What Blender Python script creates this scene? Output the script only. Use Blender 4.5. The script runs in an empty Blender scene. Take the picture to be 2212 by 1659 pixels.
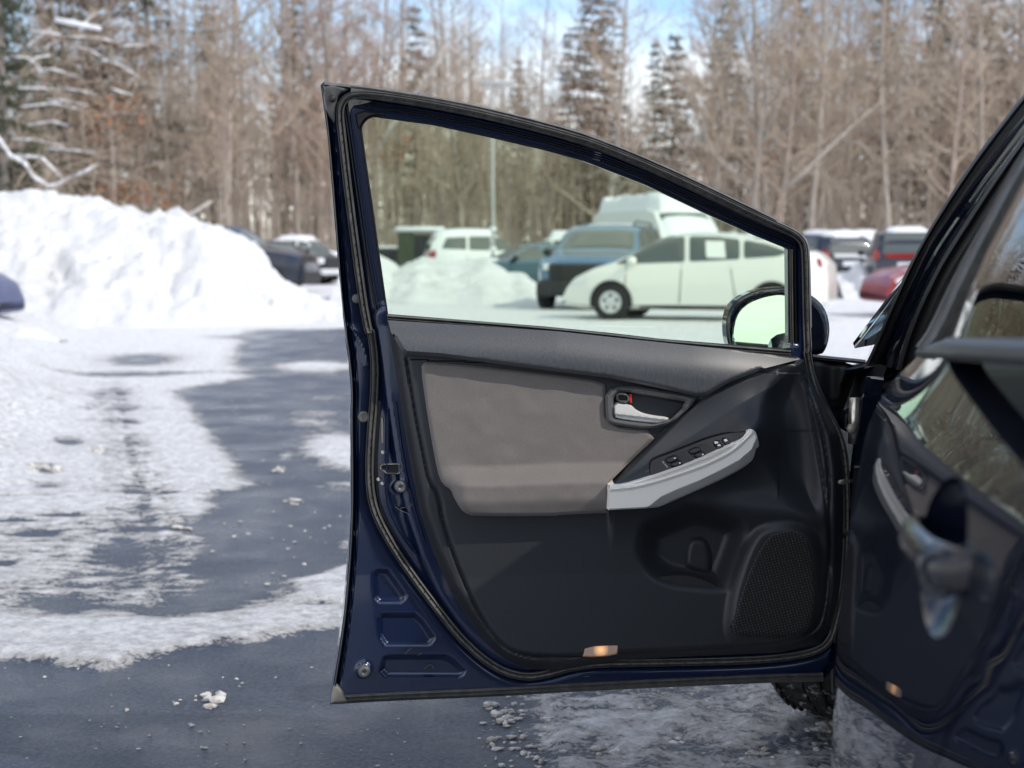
import bpy, bmesh, math, random
import numpy as np
from mathutils import Vector, Matrix
from mathutils.geometry import delaunay_2d_cdt
R = math.radians
random.seed(7)
rng = np.random.default_rng(11)
SC = bpy.context.scene
COL = SC.collection

# ------------------------------------------------------------------ camera
F = 3150.0                      # focal length in units of a 2212 px wide picture
CAMH = 1.10
PITCH = math.atan((829.5 - 551.0) / F)
cam_d = bpy.data.cameras.new('camera')
cam = bpy.data.objects.new('camera', cam_d); COL.objects.link(cam)
cam.location = (0, 0, CAMH)
cam.rotation_euler = (R(90) - PITCH, 0, 0)
cam_d.sensor_width = 36.0
cam_d.lens = 36.0 * F / 2212.0
cam_d.clip_start = 0.05; cam_d.clip_end = 2000
cam_d.dof.use_dof = True
cam_d.dof.focus_distance = 2.72
cam_d.dof.aperture_fstop = 4.9
SC.camera = cam

# ------------------------------------------------------------------ world
W = bpy.data.worlds.new('World'); SC.world = W; W.use_nodes = True
SUN_EL, SUN_AZ = R(41), R(118)           # azimuth clockwise from +Y : sun to the right and behind
nt = W.node_tree; nt.nodes.clear()
def wn(t, **k):
    n = nt.nodes.new(t)
    for a, b in k.items(): setattr(n, a, b)
    return n
sky = wn('ShaderNodeTexSky', sky_type='NISHITA', sun_disc=False, sun_elevation=SUN_EL, sun_rotation=SUN_AZ)
sky.air_density = 1.0; sky.dust_density = 0.1; sky.ozone_density = 3.5
bg1 = wn('ShaderNodeBackground'); bg1.inputs[1].default_value = 0.15
bg2 = wn('ShaderNodeBackground'); bg2.inputs[0].default_value = (1.0, 0.98, 0.96, 1); bg2.inputs[1].default_value = 1.15
tc = wn('ShaderNodeTexCoord'); mp = wn('ShaderNodeMapping'); mp.inputs['Scale'].default_value = (1.0, 1.0, 2.6)
mp.inputs['Location'].default_value = (7.7, 2.2, 1.4)
nz = wn('ShaderNodeTexNoise'); nz.inputs['Scale'].default_value = 1.5; nz.inputs['Detail'].default_value = 9; nz.inputs['Roughness'].default_value = .58
rp = wn('ShaderNodeValToRGB'); rp.color_ramp.elements[0].position = .43; rp.color_ramp.elements[1].position = .59
mx = wn('ShaderNodeMixShader'); wo = wn('ShaderNodeOutputWorld')
L = nt.links.new
L(tc.outputs['Generated'], mp.inputs[0]); L(mp.outputs[0], nz.inputs[0]); L(nz.outputs[0], rp.inputs[0])
L(sky.outputs[0], bg1.inputs[0]); L(rp.outputs[0], mx.inputs[0]); L(bg1.outputs[0], mx.inputs[1]); L(bg2.outputs[0], mx.inputs[2]); L(mx.outputs[0], wo.inputs[0])

# ------------------------------------------------------------------ sun
sd_ = bpy.data.lights.new('sun', 'SUN'); sd_.energy = 2.15; sd_.angle = R(0.6); sd_.color = (1.0, .93, .82)
sun = bpy.data.objects.new('sun', sd_); COL.objects.link(sun)
sv = Vector((math.sin(SUN_AZ) * math.cos(SUN_EL), math.cos(SUN_AZ) * math.cos(SUN_EL), math.sin(SUN_EL)))
sun.rotation_euler = sv.to_track_quat('Z', 'Y').to_euler()
SC.view_settings.view_transform = 'Standard'; SC.view_settings.look = 'None'
SC.view_settings.gamma = 1; SC.view_settings.use_curve_mapping = False
SC.view_settings.exposure = 0.50
SC.cycles.max_bounces = 8; SC.cycles.transparent_max_bounces = 24; SC.cycles.caustics_reflective = False; SC.cycles.caustics_refractive = False

# ------------------------------------------------------------------ materials
def mat(name, col, rough=.5, metal=0, coat=0, spec=.5, bump=None, vary=None, emit=None, coatr=.04):
    m = bpy.data.materials.new(name); m.use_nodes = True
    n = m.node_tree; b = n.nodes['Principled BSDF']
    b.inputs['Base Color'].default_value = (*col, 1); b.inputs['Roughness'].default_value = rough
    b.inputs['Metallic'].default_value = metal; b.inputs['Coat Weight'].default_value = coat
    b.inputs['Coat Roughness'].default_value = coatr; b.inputs['Specular IOR Level'].default_value = spec
    g = n.nodes.new('ShaderNodeTexCoord')
    if bump:                                   # (scale xyz, strength, distance)
        s, st, ds = bump
        mpp = n.nodes.new('ShaderNodeMapping'); mpp.inputs['Scale'].default_value = s if hasattr(s, '__len__') else (s, s, s)
        t = n.nodes.new('ShaderNodeTexNoise'); t.inputs['Scale'].default_value = 1; t.inputs['Detail'].default_value = 3
        bp = n.nodes.new('ShaderNodeBump'); bp.inputs['Strength'].default_value = st; bp.inputs['Distance'].default_value = ds
        n.links.new(g.outputs['Object'], mpp.inputs[0]); n.links.new(mpp.outputs[0], t.inputs[0])
        n.links.new(t.outputs[0], bp.inputs['Height']); n.links.new(bp.outputs[0], b.inputs['Normal'])
    if vary:                                   # (colour2, scale xyz, lo, hi)
        c2, s, lo, hi = vary
        mpp = n.nodes.new('ShaderNodeMapping'); mpp.inputs['Scale'].default_value = s if hasattr(s, '__len__') else (s, s, s)
        t = n.nodes.new('ShaderNodeTexNoise'); t.inputs['Scale'].default_value = 1; t.inputs['Detail'].default_value = 6; t.inputs['Roughness'].default_value = .65
        r = n.nodes.new('ShaderNodeValToRGB'); r.color_ramp.elements[0].position = lo; r.color_ramp.elements[1].position = hi
        r.color_ramp.elements[0].color = (*col, 1); r.color_ramp.elements[1].color = (*c2, 1)
        n.links.new(g.outputs['Object'], mpp.inputs[0]); n.links.new(mpp.outputs[0], t.inputs[0])
        n.links.new(t.outputs[0], r.inputs[0]); n.links.new(r.outputs[0], b.inputs['Base Color'])
    if emit:
        b.inputs['Emission Color'].default_value = (*emit[0], 1); b.inputs['Emission Strength'].default_value = emit[1]
    return m

M = {}
M['navy'] = mat('navy_paint', (.003, .010, .040), .28, .35, 1.0, vary=((.007, .020, .070), 3000, .35, .7))
M['navy_body'] = mat('navy_body_paint', (.0025, .004, .011), .6, 0, 1.0, coatr=.008, spec=.02)
M['rubber'] = mat('seal_rubber', (.066, .065, .064), .5, bump=((90, 90, 30), .25, .0006), vary=((.135, .13, .122), (60, 60, 22), .42, .75))
M['mould'] = mat('belt_moulding_rubber', (.030, .030, .032), .42)
M['frame_trim'] = mat('satin_frame_trim', (.15, .155, .17), .35)
M['rubber_black'] = mat('black_rubber', (.010, .010, .011), .55)
M['plastic'] = mat('black_trim_plastic', (.016, .018, .023), .46, bump=((240, 240, 120), .12, .0002), vary=((.023, .026, .032), (700, 700, 60), .35, .75))
M['roll'] = mat('grained_sill_plastic', (.045, .048, .056), .40, bump=((400, 400, 40), .15, .0003), vary=((.075, .079, .088), (620, 620, 50), .38, .66))
M['fabric'] = mat('taupe_fabric', (.140, .126, .118), .85, bump=((300, 300, 300), .12, .0003), vary=((.180, .164, .155), (420, 420, 420), .35, .72))
M['bezel'] = mat('grey_bezel_plastic', (.10, .102, .105), .42, bump=None)
M['recess'] = mat('dark_recess_plastic', (.014, .015, .017), .5)
M['silver'] = mat('silver_trim', (.88, .845, .785), .45, .15, .0)
M['silver2'] = mat('silver_lever', (.68, .68, .66), .42, .15, .0)
M['gloss_black'] = mat('gloss_black_plastic', (.007, .007, .008), .25)
M['red'] = mat('red_marker', (.65, .02, .015), .5)
M['white_print'] = mat('white_print', (.8, .8, .8), .6)
M['steel'] = mat('bare_steel', (.62, .6, .52), .3, .95)
M['chromepaint'] = mat('grimy_steel', (.25, .24, .21), .5, .5)
M['tyre'] = mat('tyre_rubber', (.012, .012, .013), .8, bump=(120, .5, .003), vary=((.42, .42, .44), (38, 38, 38), .56, .70))
M['tyre_far'] = mat('far_tyre_rubber', (.015, .015, .016), .85)
M['rim'] = mat('alloy_rim', (.62, .63, .64), .45, .2)
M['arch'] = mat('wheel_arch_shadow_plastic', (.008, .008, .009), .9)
M['mirror'] = mat('mirror_glass', (.86, .93, .94), .015, 1.0)
M['carglass'] = mat('dark_car_glass', (.10, .115, .105), .06, 0, 0, .8)
M['interior'] = mat('interior_grey', (.05, .05, .05), .8)

def glassmat(name, tint, refl=1.0, rough=0.0):
    m = bpy.data.materials.new(name); m.use_nodes = True; n = m.node_tree; n.nodes.clear()
    o = n.nodes.new('ShaderNodeOutputMaterial'); t = n.nodes.new('ShaderNodeBsdfTransparent'); t.inputs[0].default_value = (*tint, 1)
    g = n.nodes.new('ShaderNodeBsdfGlossy'); g.inputs['Roughness'].default_value = rough; g.inputs[0].default_value = (refl, refl, refl, 1)
    f = n.nodes.new('ShaderNodeFresnel'); f.inputs[0].default_value = 1.5; x = n.nodes.new('ShaderNodeMixShader')
    n.links.new(f.outputs[0], x.inputs[0]); n.links.new(t.outputs[0], x.inputs[1]); n.links.new(g.outputs[0], x.inputs[2]); n.links.new(x.outputs[0], o.inputs[0])
    return m
M['pane'] = glassmat('green_tinted_pane', (.905, .965, .885))
M['pane_dark'] = glassmat('rear_privacy_glass', (.45, .50, .47))

def speaker_mat():
    m = mat('speaker_mesh', (.022, .023, .026), .5)
    n = m.node_tree; b = n.nodes['Principled BSDF']
    g = n.nodes.new('ShaderNodeTexCoord'); mp_ = n.nodes.new('ShaderNodeMapping')
    mp_.inputs['Rotation'].default_value = (0, R(14), 0); mp_.inputs['Scale'].default_value = (165, 0, 200)
    v = n.nodes.new('ShaderNodeTexVoronoi'); v.inputs['Scale'].default_value = 1; v.inputs['Randomness'].default_value = .12
    r = n.nodes.new('ShaderNodeValToRGB'); r.color_ramp.elements[0].position = .53; r.color_ramp.elements[1].position = .62
    r.color_ramp.elements[0].color = (.003, .003, .003, 1); r.color_ramp.elements[1].color = (.10, .102, .11, 1)
    n.links.new(g.outputs['Object'], mp_.inputs[0]); n.links.new(mp_.outputs[0], v.inputs[0]); n.links.new(v.outputs['Distance'], r.inputs[0]); n.links.new(r.outputs[0], b.inputs['Base Color'])
    bp = n.nodes.new('ShaderNodeBump'); bp.inputs['Strength'].default_value = .6; bp.inputs['Distance'].default_value = .001
    n.links.new(r.outputs[0], bp.inputs['Height']); n.links.new(bp.outputs[0], b.inputs['Normal'])
    return m
M['speaker'] = speaker_mat()

def snow_mat(name, base=(.74, .76, .79), bs=9, st=.6, dist=.05, spec=.3, dirt=.0):
    m = mat(name, base, .55, spec=spec)
    n = m.node_tree; b = n.nodes['Principled BSDF']
    b.inputs['Subsurface Weight'].default_value = 0
    g = n.nodes.new('ShaderNodeTexCoord')
    t = n.nodes.new('ShaderNodeTexNoise'); t.inputs['Scale'].default_value = bs; t.inputs['Detail'].default_value = 8; t.inputs['Roughness'].default_value = .7
    bp = n.nodes.new('ShaderNodeBump'); bp.inputs['Strength'].default_value = st; bp.inputs['Distance'].default_value = dist
    n.links.new(g.outputs['Object'], t.inputs[0]); n.links.new(t.outputs[0], bp.inputs['Height']); n.links.new(bp.outputs[0], b.inputs['Normal'])
    if dirt:
        t2 = n.nodes.new('ShaderNodeTexNoise'); t2.inputs['Scale'].default_value = 1.7; t2.inputs['Detail'].default_value = 9; t2.inputs['Roughness'].default_value = .72
        r = n.nodes.new('ShaderNodeValToRGB'); r.color_ramp.elements[0].position = .46; r.color_ramp.elements[1].position = .74
        r.color_ramp.elements[0].color = (*base, 1); r.color_ramp.elements[1].color = (base[0] * (1 - dirt), base[1] * (1 - dirt * 1.05), base[2] * (1 - dirt * 1.2), 1)
        n.links.new(g.outputs['Object'], t2.inputs[0]); n.links.new(t2.outputs[0], r.inputs[0]); n.links.new(r.outputs[0], b.inputs['Base Color'])
    return m
M['snow'] = snow_mat('bank_snow', (.73, .74, .76), 2.6, .75, .16, dirt=.20)
M['snowcap'] = snow_mat('car_snow', (.74, .76, .79), 9, .4, .03)

def ground_mat():
    m = bpy.data.materials.new('asphalt_and_snow'); m.use_nodes = True; n = m.node_tree; b = n.nodes['Principled BSDF']; l = n.links.new
    def N(t, **k):
        q = n.nodes.new(t)
        for a, v in k.items(): q.inputs[a].default_value = v
        return q
    g = n.nodes.new('ShaderNodeTexCoord')
    at = n.nodes.new('ShaderNodeAttribute'); at.attribute_name = 'snow'
    def noise(s, d, r=.6):
        q = N('ShaderNodeTexNoise', Scale=s, Detail=d, Roughness=r); l(g.outputs['Object'], q.inputs[0]); return q
    def math_(op, a, b_):
        q = n.nodes.new('ShaderNodeMath'); q.operation = op
        for i, v in enumerate((a, b_)):
            if isinstance(v, (int, float)): q.inputs[i].default_value = v
            else: l(v, q.inputs[i])
        return q.outputs[0]
    # stretched noise: streaks across the view
    mps = n.nodes.new('ShaderNodeMapping'); mps.inputs['Scale'].default_value = (1.0, 1.5, 1); l(g.outputs['Object'], mps.inputs[0])
    n1 = N('ShaderNodeTexNoise', Scale=9, Detail=9, Roughness=.72); l(mps.outputs[0], n1.inputs[0])
    n2 = noise(70, 5, .7)
    a = math_('ADD', at.outputs['Fac'], math_('MULTIPLY', math_('SUBTRACT', n1.outputs[0], .5), 2.1))
    a = math_('ADD', a, math_('MULTIPLY', math_('SUBTRACT', n2.outputs[0], .5), 1.3))
    mr = n.nodes.new('ShaderNodeMapRange'); mr.interpolation_type = 'SMOOTHSTEP'
    mr.inputs['From Min'].default_value = .40; mr.inputs['From Max'].default_value = .60; l(a, mr.inputs['Value'])
    mask = mr.outputs[0]
    # asphalt; the blue of the reflected sky is tinted into its base colour
    nf = noise(75, 7, .95); nm = noise(2.2, 5)
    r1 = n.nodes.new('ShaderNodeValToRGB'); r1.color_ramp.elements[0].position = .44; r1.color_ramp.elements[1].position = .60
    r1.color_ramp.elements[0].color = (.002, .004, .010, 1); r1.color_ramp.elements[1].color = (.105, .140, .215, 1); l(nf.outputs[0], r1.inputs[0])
    # thin salt film between
    r2 = n.nodes.new('ShaderNodeValToRGB'); r2.color_ramp.elements[0].position = .5; r2.color_ramp.elements[1].position = .8
    r2.color_ramp.elements[0].color = (0, 0, 0, 1); r2.color_ramp.elements[1].color = (.28, .28, .28, 1); l(n1.outputs[0], r2.inputs[0])
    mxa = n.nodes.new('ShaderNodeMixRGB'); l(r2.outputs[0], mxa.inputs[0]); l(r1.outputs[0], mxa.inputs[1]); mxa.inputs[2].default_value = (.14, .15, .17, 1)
    # snow colour
    r3 = n.nodes.new('ShaderNodeValToRGB'); r3.color_ramp.elements[0].position = .3; r3.color_ramp.elements[1].position = .6
    r3.color_ramp.elements[0].color = (.36, .37, .39, 1); r3.color_ramp.elements[1].color = (.84, .845, .86, 1)
    n4 = noise(26, 6, .7); l(n4.outputs[0], r3.inputs[0])
    mxc = n.nodes.new('ShaderNodeMixRGB'); l(mask, mxc.inputs[0]); l(mxa.outputs[0], mxc.inputs[1]); l(r3.outputs[0], mxc.inputs[2])
    fr = n.nodes.new('ShaderNodeMapRange'); fr.interpolation_type = 'SMOOTHSTEP'; fr.inputs['From Min'].default_value = .55; fr.inputs['From Max'].default_value = .95; fr.inputs['To Min'].default_value = .75; fr.inputs['To Max'].default_value = 0; l(a, fr.inputs['Value'])
    fm = math_('MULTIPLY', fr.outputs[0], mask); mxf = n.nodes.new('ShaderNodeMixRGB'); l(fm, mxf.inputs[0]); l(mxc.outputs[0], mxf.inputs[1]); mxf.inputs[2].default_value = (.47, .445, .42, 1)
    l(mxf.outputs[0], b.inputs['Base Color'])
    # wet sheen of the bare asphalt
    r4 = n.nodes.new('ShaderNodeMapRange'); r4.inputs['From Min'].default_value = .35; r4.inputs['From Max'].default_value = .65
    r4.inputs['To Min'].default_value = .24; r4.inputs['To Max'].default_value = .46; l(nm.outputs[0], r4.inputs['Value'])
    mxr = n.nodes.new('ShaderNodeMix'); l(mask, mxr.inputs[0]); l(r4.outputs[0], mxr.inputs[2]); mxr.inputs[3].default_value = .6
    l(mxr.outputs[0], b.inputs['Roughness'])
    b1 = N('ShaderNodeBump', Strength=1.0, Distance=.009); l(nf.outputs[0], b1.inputs['Height'])
    b3 = N('ShaderNodeBump', Strength=.8, Distance=.006); l(nf.outputs[0], b3.inputs['Height']); l(b3.outputs[0], b.inputs['Coat Normal'])
    b2 = N('ShaderNodeBump', Strength=.8, Distance=.018); l(math_('ADD', math_('MULTIPLY', mask, .8), math_('MULTIPLY', n1.outputs[0], 1.0)), b2.inputs['Height']); l(b1.outputs[0], b2.inputs['Normal'])
    l(b2.outputs[0], b.inputs['Normal'])
    b.inputs['Specular IOR Level'].default_value = .6
    cw = n.nodes.new('ShaderNodeMapRange'); cw.inputs['From Min'].default_value = .36; cw.inputs['From Max'].default_value = .56; cw.inputs['To Min'].default_value = .65; cw.inputs['To Max'].default_value = .08; l(nm.outputs[0], cw.inputs['Value'])
    l(math_('MULTIPLY', cw.outputs[0], math_('SUBTRACT', 1.0, mask)), b.inputs['Coat Weight']); b.inputs['Coat Roughness'].default_value = .22
    return m
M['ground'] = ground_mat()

# ------------------------------------------------------------------ helpers
def new_obj(name, verts, faces, m, parent=None, smooth=True, angle=None, loc=None):
    me = bpy.data.meshes.new(name); me.from_pydata([tuple(map(float, v)) for v in verts], [], [tuple(map(int, f)) for f in faces])
    me.update()
    if m is not None:
        for mm in (m if isinstance(m, (list, tuple)) else [m]): me.materials.append(mm)
    if smooth:
        me.polygons.foreach_set('use_smooth', [True] * len(me.polygons))
        if angle: me.set_sharp_from_angle(angle=R(angle))
    o = bpy.data.objects.new(name, me); COL.objects.link(o)
    if loc is not None: o.location = loc
    if parent is not None: adopt(o, parent)
    return o
def adopt(o, p):
    o.parent = p
    if p.get('_inv') is not None:
        o.matrix_parent_inverse = Matrix.Translation(-Vector(p.location))
def tag(o, label=None, cat=None, group=None, kind=None):
    if label: o['label'] = label
    if cat: o['category'] = cat
    if group: o['group'] = group
    if kind: o['kind'] = kind
    return o
def empty(name, loc=(0, 0, 0), rz=0, world_children=False):
    o = bpy.data.objects.new(name, None); COL.objects.link(o); o.location = loc; o.rotation_euler = (0, 0, rz)
    o.empty_display_size = .2
    if world_children: o['_inv'] = 1
    return o

def chaikin(p, it=2, closed=True, keep=()):
    p = [tuple(q) for q in p]; kp = {p[i] for i in keep}
    for _ in range(it):
        out = []; n = len(p)
        for i in range(n if closed else n - 1):
            a, b = p[i], p[(i + 1) % n]
            if a in kp: out.append(a)
            else:
                if not closed and i == 0: out.append(a)
                else: out.append((a[0] * .75 + b[0] * .25, a[1] * .75 + b[1] * .25))
            if b not in kp and not (not closed and i == n - 2): out.append((a[0] * .25 + b[0] * .75, a[1] * .25 + b[1] * .75))
        if not closed: out.append(p[-1])
        p = out
    return p
def resample(p, d, closed=True):
    p = np.array(p, float); q = np.vstack([p, p[:1]]) if closed else p
    s = np.r_[0, np.cumsum(np.hypot(*(q[1:] - q[:-1]).T))]
    n = max(3, int(round(s[-1] / d)))
    t = np.linspace(0, s[-1], n + 1)
    if closed: t = t[:-1]
    # keep the corners
    t = np.unique(np.round(np.r_[t, s[:-1] if closed else s], 4))
    keep = [t[0]]
    for v in t[1:]:
        if v - keep[-1] > d * .25: keep.append(v)
    if not closed and s[-1] - keep[-1] > 1e-6: keep.append(s[-1])
    t = np.array(keep)
    return np.c_[np.interp(t, s, q[:, 0]), np.interp(t, s, q[:, 1])]
def seg_dist(P, poly, closed=True):
    P = np.asarray(P, float); Q = np.asarray(poly, float)
    B = np.roll(Q, -1, 0) if closed else Q[1:]
    A = Q if closed else Q[:-1]
    d = np.full(len(P), 1e9)
    for a, b in zip(A, B):
        ab = b - a; L2 = ab @ ab + 1e-12
        t = np.clip(((P - a) @ ab) / L2, 0, 1)
        e = P - a - t[:, None] * ab
        d = np.minimum(d, (e * e).sum(1))
    return np.sqrt(d)
def inside(P, poly):
    P = np.asarray(P, float); Q = np.asarray(poly, float); r = np.zeros(len(P), bool)
    j = len(Q) - 1
    for i in range(len(Q)):
        xi, yi = Q[i]; xj, yj = Q[j]
        if yi != yj:
            c = ((yi > P[:, 1]) != (yj > P[:, 1])) & (P[:, 0] < (xj - xi) * (P[:, 1] - yi) / (yj - yi) + xi)
            r ^= c
        j = i
    return r
def sdf(P, poly):
    d = seg_dist(P, poly); return np.where(inside(P, poly), d, -d)
def sstep(x, a, b):
    t = np.clip((x - a) / (b - a), 0, 1); return t * t * (3 - 2 * t)
def vnoise(x, y, seed=0):
    xi = np.floor(x).astype(np.int64); yi = np.floor(y).astype(np.int64); fx = x - xi; fy = y - yi
    fx = fx * fx * (3 - 2 * fx); fy = fy * fy * (3 - 2 * fy)
    def h(a, b):
        n = (a * 374761393 + b * 668265263 + seed * 974711) & 0xFFFFFFFF
        n = ((n ^ (n >> 13)) * 1274126177) & 0xFFFFFFFF
        return ((n ^ (n >> 16)) & 0xFFFF) / 65535.0
    return (h(xi, yi) * (1 - fx) + h(xi + 1, yi) * fx) * (1 - fy) + (h(xi, yi + 1) * (1 - fx) + h(xi + 1, yi + 1) * fx) * fy
def fbm(x, y, s, o=4, seed=0, g=.5):
    r = 0; a = 1; t = 0
    for i in range(o):
        r = r + a * vnoise(x * s + i * 17.3, y * s - i * 9.1, seed + i); t += a; a *= g; s *= 2.03
    return r / t

# picture <-> place
CT, ST = math.cos(PITCH), math.sin(PITCH)
def ray(px, py):
    a = (np.asarray(px, float) - 1106.0) / F; b = (np.asarray(py, float) - 829.5) / F
    return np.stack([a, CT - b * ST, -ST - b * CT], -1)
def proj(P):
    P = np.asarray(P, float); x, y, z = P[..., 0], P[..., 1], P[..., 2] - CAMH
    d = y * CT - z * ST; u = y * ST + z * CT
    return 1106 + F * x / d, 829.5 - F * u / d
def gpt(px, py):
    r = ray(px, py); t = -CAMH / r[..., 2]; return r * t[..., None]
def at_depth(px, py, y):
    r = ray(px, py); t = np.asarray(y) / r[..., 1]; q = r * t[..., None]; q[..., 2] += CAMH; return q

DA = np.array([-.348, 2.70]); DB = np.array([.637, 2.83])
DU = (DB - DA) / np.linalg.norm(DB - DA); DN = np.array([DU[1], -DU[0]])      # DN: towards the cabin side
def camber(z):
    return .30 * np.clip(z - .97, 0, 9) ** 1.15 + .05 * np.clip(.5 - z, 0, 1)
def door_map(P, w):
    P = np.asarray(P, float); w = np.asarray(w, float) * np.ones(len(P))
    r = ray(P[:, 0], P[:, 1]); z = np.full(len(P), 1.0)
    for _ in range(6):
        off = w + camber(z)
        # (t*r.xy - DA).DN = off
        t = (off + DA @ DN) / (r[:, :2] @ DN)
        z = CAMH + t * r[:, 2]
    return np.c_[r[:, 0] * t, r[:, 1] * t, z]
def door_push(V, dw):
    V = V.copy(); V[:, :2] += DN * np.asarray(dw).reshape(-1, 1); return V

def relief(name, poly, h, m, parent=None, step=6.0, back=None, mapf=door_map, push=door_push, holes=(), bstep=None, cap=False, angle=45, gridfn=None, matf=None):
    """a panel: outline 'poly' filled with a fine mesh, raised by h(points, distance to edge), with real side walls back to 'back'"""
    bs = bstep or step * .8
    loops = [resample(poly, bs)] + [resample(q, bs) for q in holes]
    pts = []; edges = []
    for lp in loops:
        k = len(pts); n = len(lp); pts += [tuple(q) for q in lp]; edges += [(k + i, k + (i + 1) % n) for i in range(n)]
    mn = loops[0].min(0); mxx = loops[0].max(0)
    gx = np.arange(mn[0] + step / 2, mxx[0], step); gy = np.arange(mn[1] + step / 2, mxx[1], step)
    G = np.stack(np.meshgrid(gx, gy), -1).reshape(-1, 2)
    if len(G):
        s = sdf(G, loops[0]); ok = s > step * 2.4
        for q in loops[1:]: ok &= sdf(G, q) < -step * 2.4
        G = G[ok]
        pts += [tuple(q) for q in G]
    for q in loops:
        nxt, prv = np.roll(q, -1, 0), np.roll(q, 1, 0); tt = nxt - prv; tt /= np.linalg.norm(tt, axis=1)[:, None] + 1e-9; nn_ = np.c_[-tt[:, 1], tt[:, 0]]
        for dd_ in (.45 * step, 1.1 * step, 1.9 * step):
            for sg_ in (1, -1):
                C_ = q + nn_ * dd_ * sg_; s2 = sdf(C_, loops[0])
                for q2 in loops[1:]: s2 = np.minimum(s2, -sdf(C_, q2))
                pts += [tuple(v) for v in C_[(s2 > .85 * dd_)]]
    vo, eo, fo, *_ = delaunay_2d_cdt([Vector(p) for p in pts], edges, [], 0, 1e-5)
    P = np.array([tuple(v) for v in vo]); T = np.array([tuple(f) for f in fo if len(f) == 3])
    c = P[T].mean(1); ok = inside(c, loops[0])
    for q in loops[1:]: ok &= ~inside(c, q)
    T = T[ok]
    sd = seg_dist(P, loops[0])
    for q in loops[1:]: sd = np.minimum(sd, seg_dist(P, q))
    w = np.asarray(h(P, sd), float) * np.ones(len(P))
    V = mapf(P, w)
    # orientation: towards the push direction
    Vp = push(V, np.full(len(V), .01))
    nn = np.cross(V[T[0, 1]] - V[T[0, 0]], V[T[0, 2]] - V[T[0, 0]])
    if (np.cross(V[T[:, 1]] - V[T[:, 0]], V[T[:, 2]] - V[T[:, 0]]) * (Vp - V)[T[:, 0]]).sum() < 0: T = T[:, ::-1]
    faces = [tuple(t) for t in T]
    if back is not None:
        bk = back(P) if callable(back) else np.full(len(P), float(back))
        cnt = {}
        for t in T:
            for a, b in ((t[0], t[1]), (t[1], t[2]), (t[2], t[0])): cnt[(a, b)] = 1
        be = [(a, b) for (a, b) in cnt if (b, a) not in cnt]
        n0 = len(V)
        if cap:
            Vb = push(V, bk - w); V = np.vstack([V, Vb]); mapi = {i: i + n0 for i in range(n0)}
            faces += [(t[2] + n0, t[1] + n0, t[0] + n0) for t in T]
        else:
            ids = sorted({i for e in be for i in e}); mapi = {i: n0 + k for k, i in enumerate(ids)}
            Vb = push(V[ids], (bk - w)[ids]); V = np.vstack([V, Vb])
        faces += [(b, a, mapi[a], mapi[b]) for a, b in be]
    used = np.unique(np.concatenate([np.array(f) for f in faces])); rm = -np.ones(len(V), int); rm[used] = np.arange(len(used))
    V = V[used]; faces = [tuple(rm[list(f)]) for f in faces]
    return new_obj(name, V, faces, m, parent, angle=angle)

def ribbon(name, path, section, m, parent=None, closed=False, step=8, mapf=door_map, angle=50, taper=None, it=2):
    """sweep of an open cross-section [(sideways px, w)] along a path"""
    p = resample(chaikin(path, it, closed), step, closed); n = len(p)
    t = (np.roll(p, -1, 0) - np.roll(p, 1, 0)) if closed else np.gradient(p, axis=0)
    t /= np.linalg.norm(t, axis=1)[:, None] + 1e-9; nr = np.c_[-t[:, 1], t[:, 0]]
    V = []
    tp = np.ones(n) if taper is None else np.array([taper(i / (n - 1)) for i in range(n)])
    for off, w in section:
        V.append(mapf(p + nr * (off * tp)[:, None], w))
    k = len(section); V = np.stack(V, 1).reshape(-1, 3); fs = []
    for i in range(n if closed else n - 1):
        j = (i + 1) % n
        for a in range(k - 1): fs.append((i * k + a, i * k + a + 1, j * k + a + 1, j * k + a))
    if not closed:
        fs.append(tuple(range(k))); fs.append(tuple((n - 1) * k + a for a in range(k - 1, -1, -1)))
    return new_obj(name, V, fs, m, parent, angle=angle)

def lathe(profile, n=32, axis='Y', ctr=(0, 0, 0)):
    """profile [(radius, along)]"""
    V = []; fs = []
    for i in range(n):
        a = 2 * math.pi * i / n; c, s = math.cos(a), math.sin(a)
        for r, h in profile:
            v = {'Y': (r * c, h, r * s), 'Z': (r * c, r * s, h), 'X': (h, r * c, r * s)}[axis]
            V.append((v[0] + ctr[0], v[1] + ctr[1], v[2] + ctr[2]))
    k = len(profile)
    for i in range(n):
        j = (i + 1) % n
        for a in range(k - 1): fs.append((i * k + a, j * k + a, j * k + a + 1, i * k + a + 1))
    return V, fs
def tube_pts(pts, radii, sides=6, V=None, Fc=None):
    V = [] if V is None else V; Fc = [] if Fc is None else Fc
    pts = [Vector(p) for p in pts]; k0 = len(V)
    for i, p in enumerate(pts):
        d = (pts[min(i + 1, len(pts) - 1)] - pts[max(i - 1, 0)]).normalized()
        a = d.cross(Vector((0, 0, 1)) if abs(d.z) < .9 else Vector((1, 0, 0))).normalized(); b = d.cross(a)
        for s in range(sides):
            an = 2 * math.pi * s / sides; q = p + (a * math.cos(an) + b * math.sin(an)) * radii[i]; V.append(tuple(q))
    for i in range(len(pts) - 1):
        for s in range(sides):
            t = (s + 1) % sides; Fc.append((k0 + i * sides + s, k0 + i * sides + t, k0 + (i + 1) * sides + t, k0 + (i + 1) * sides + s))
    Fc.append(tuple(k0 + s for s in range(sides - 1, -1, -1))); Fc.append(tuple(k0 + (len(pts) - 1) * sides + s for s in range(sides)))
    return V, Fc
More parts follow.
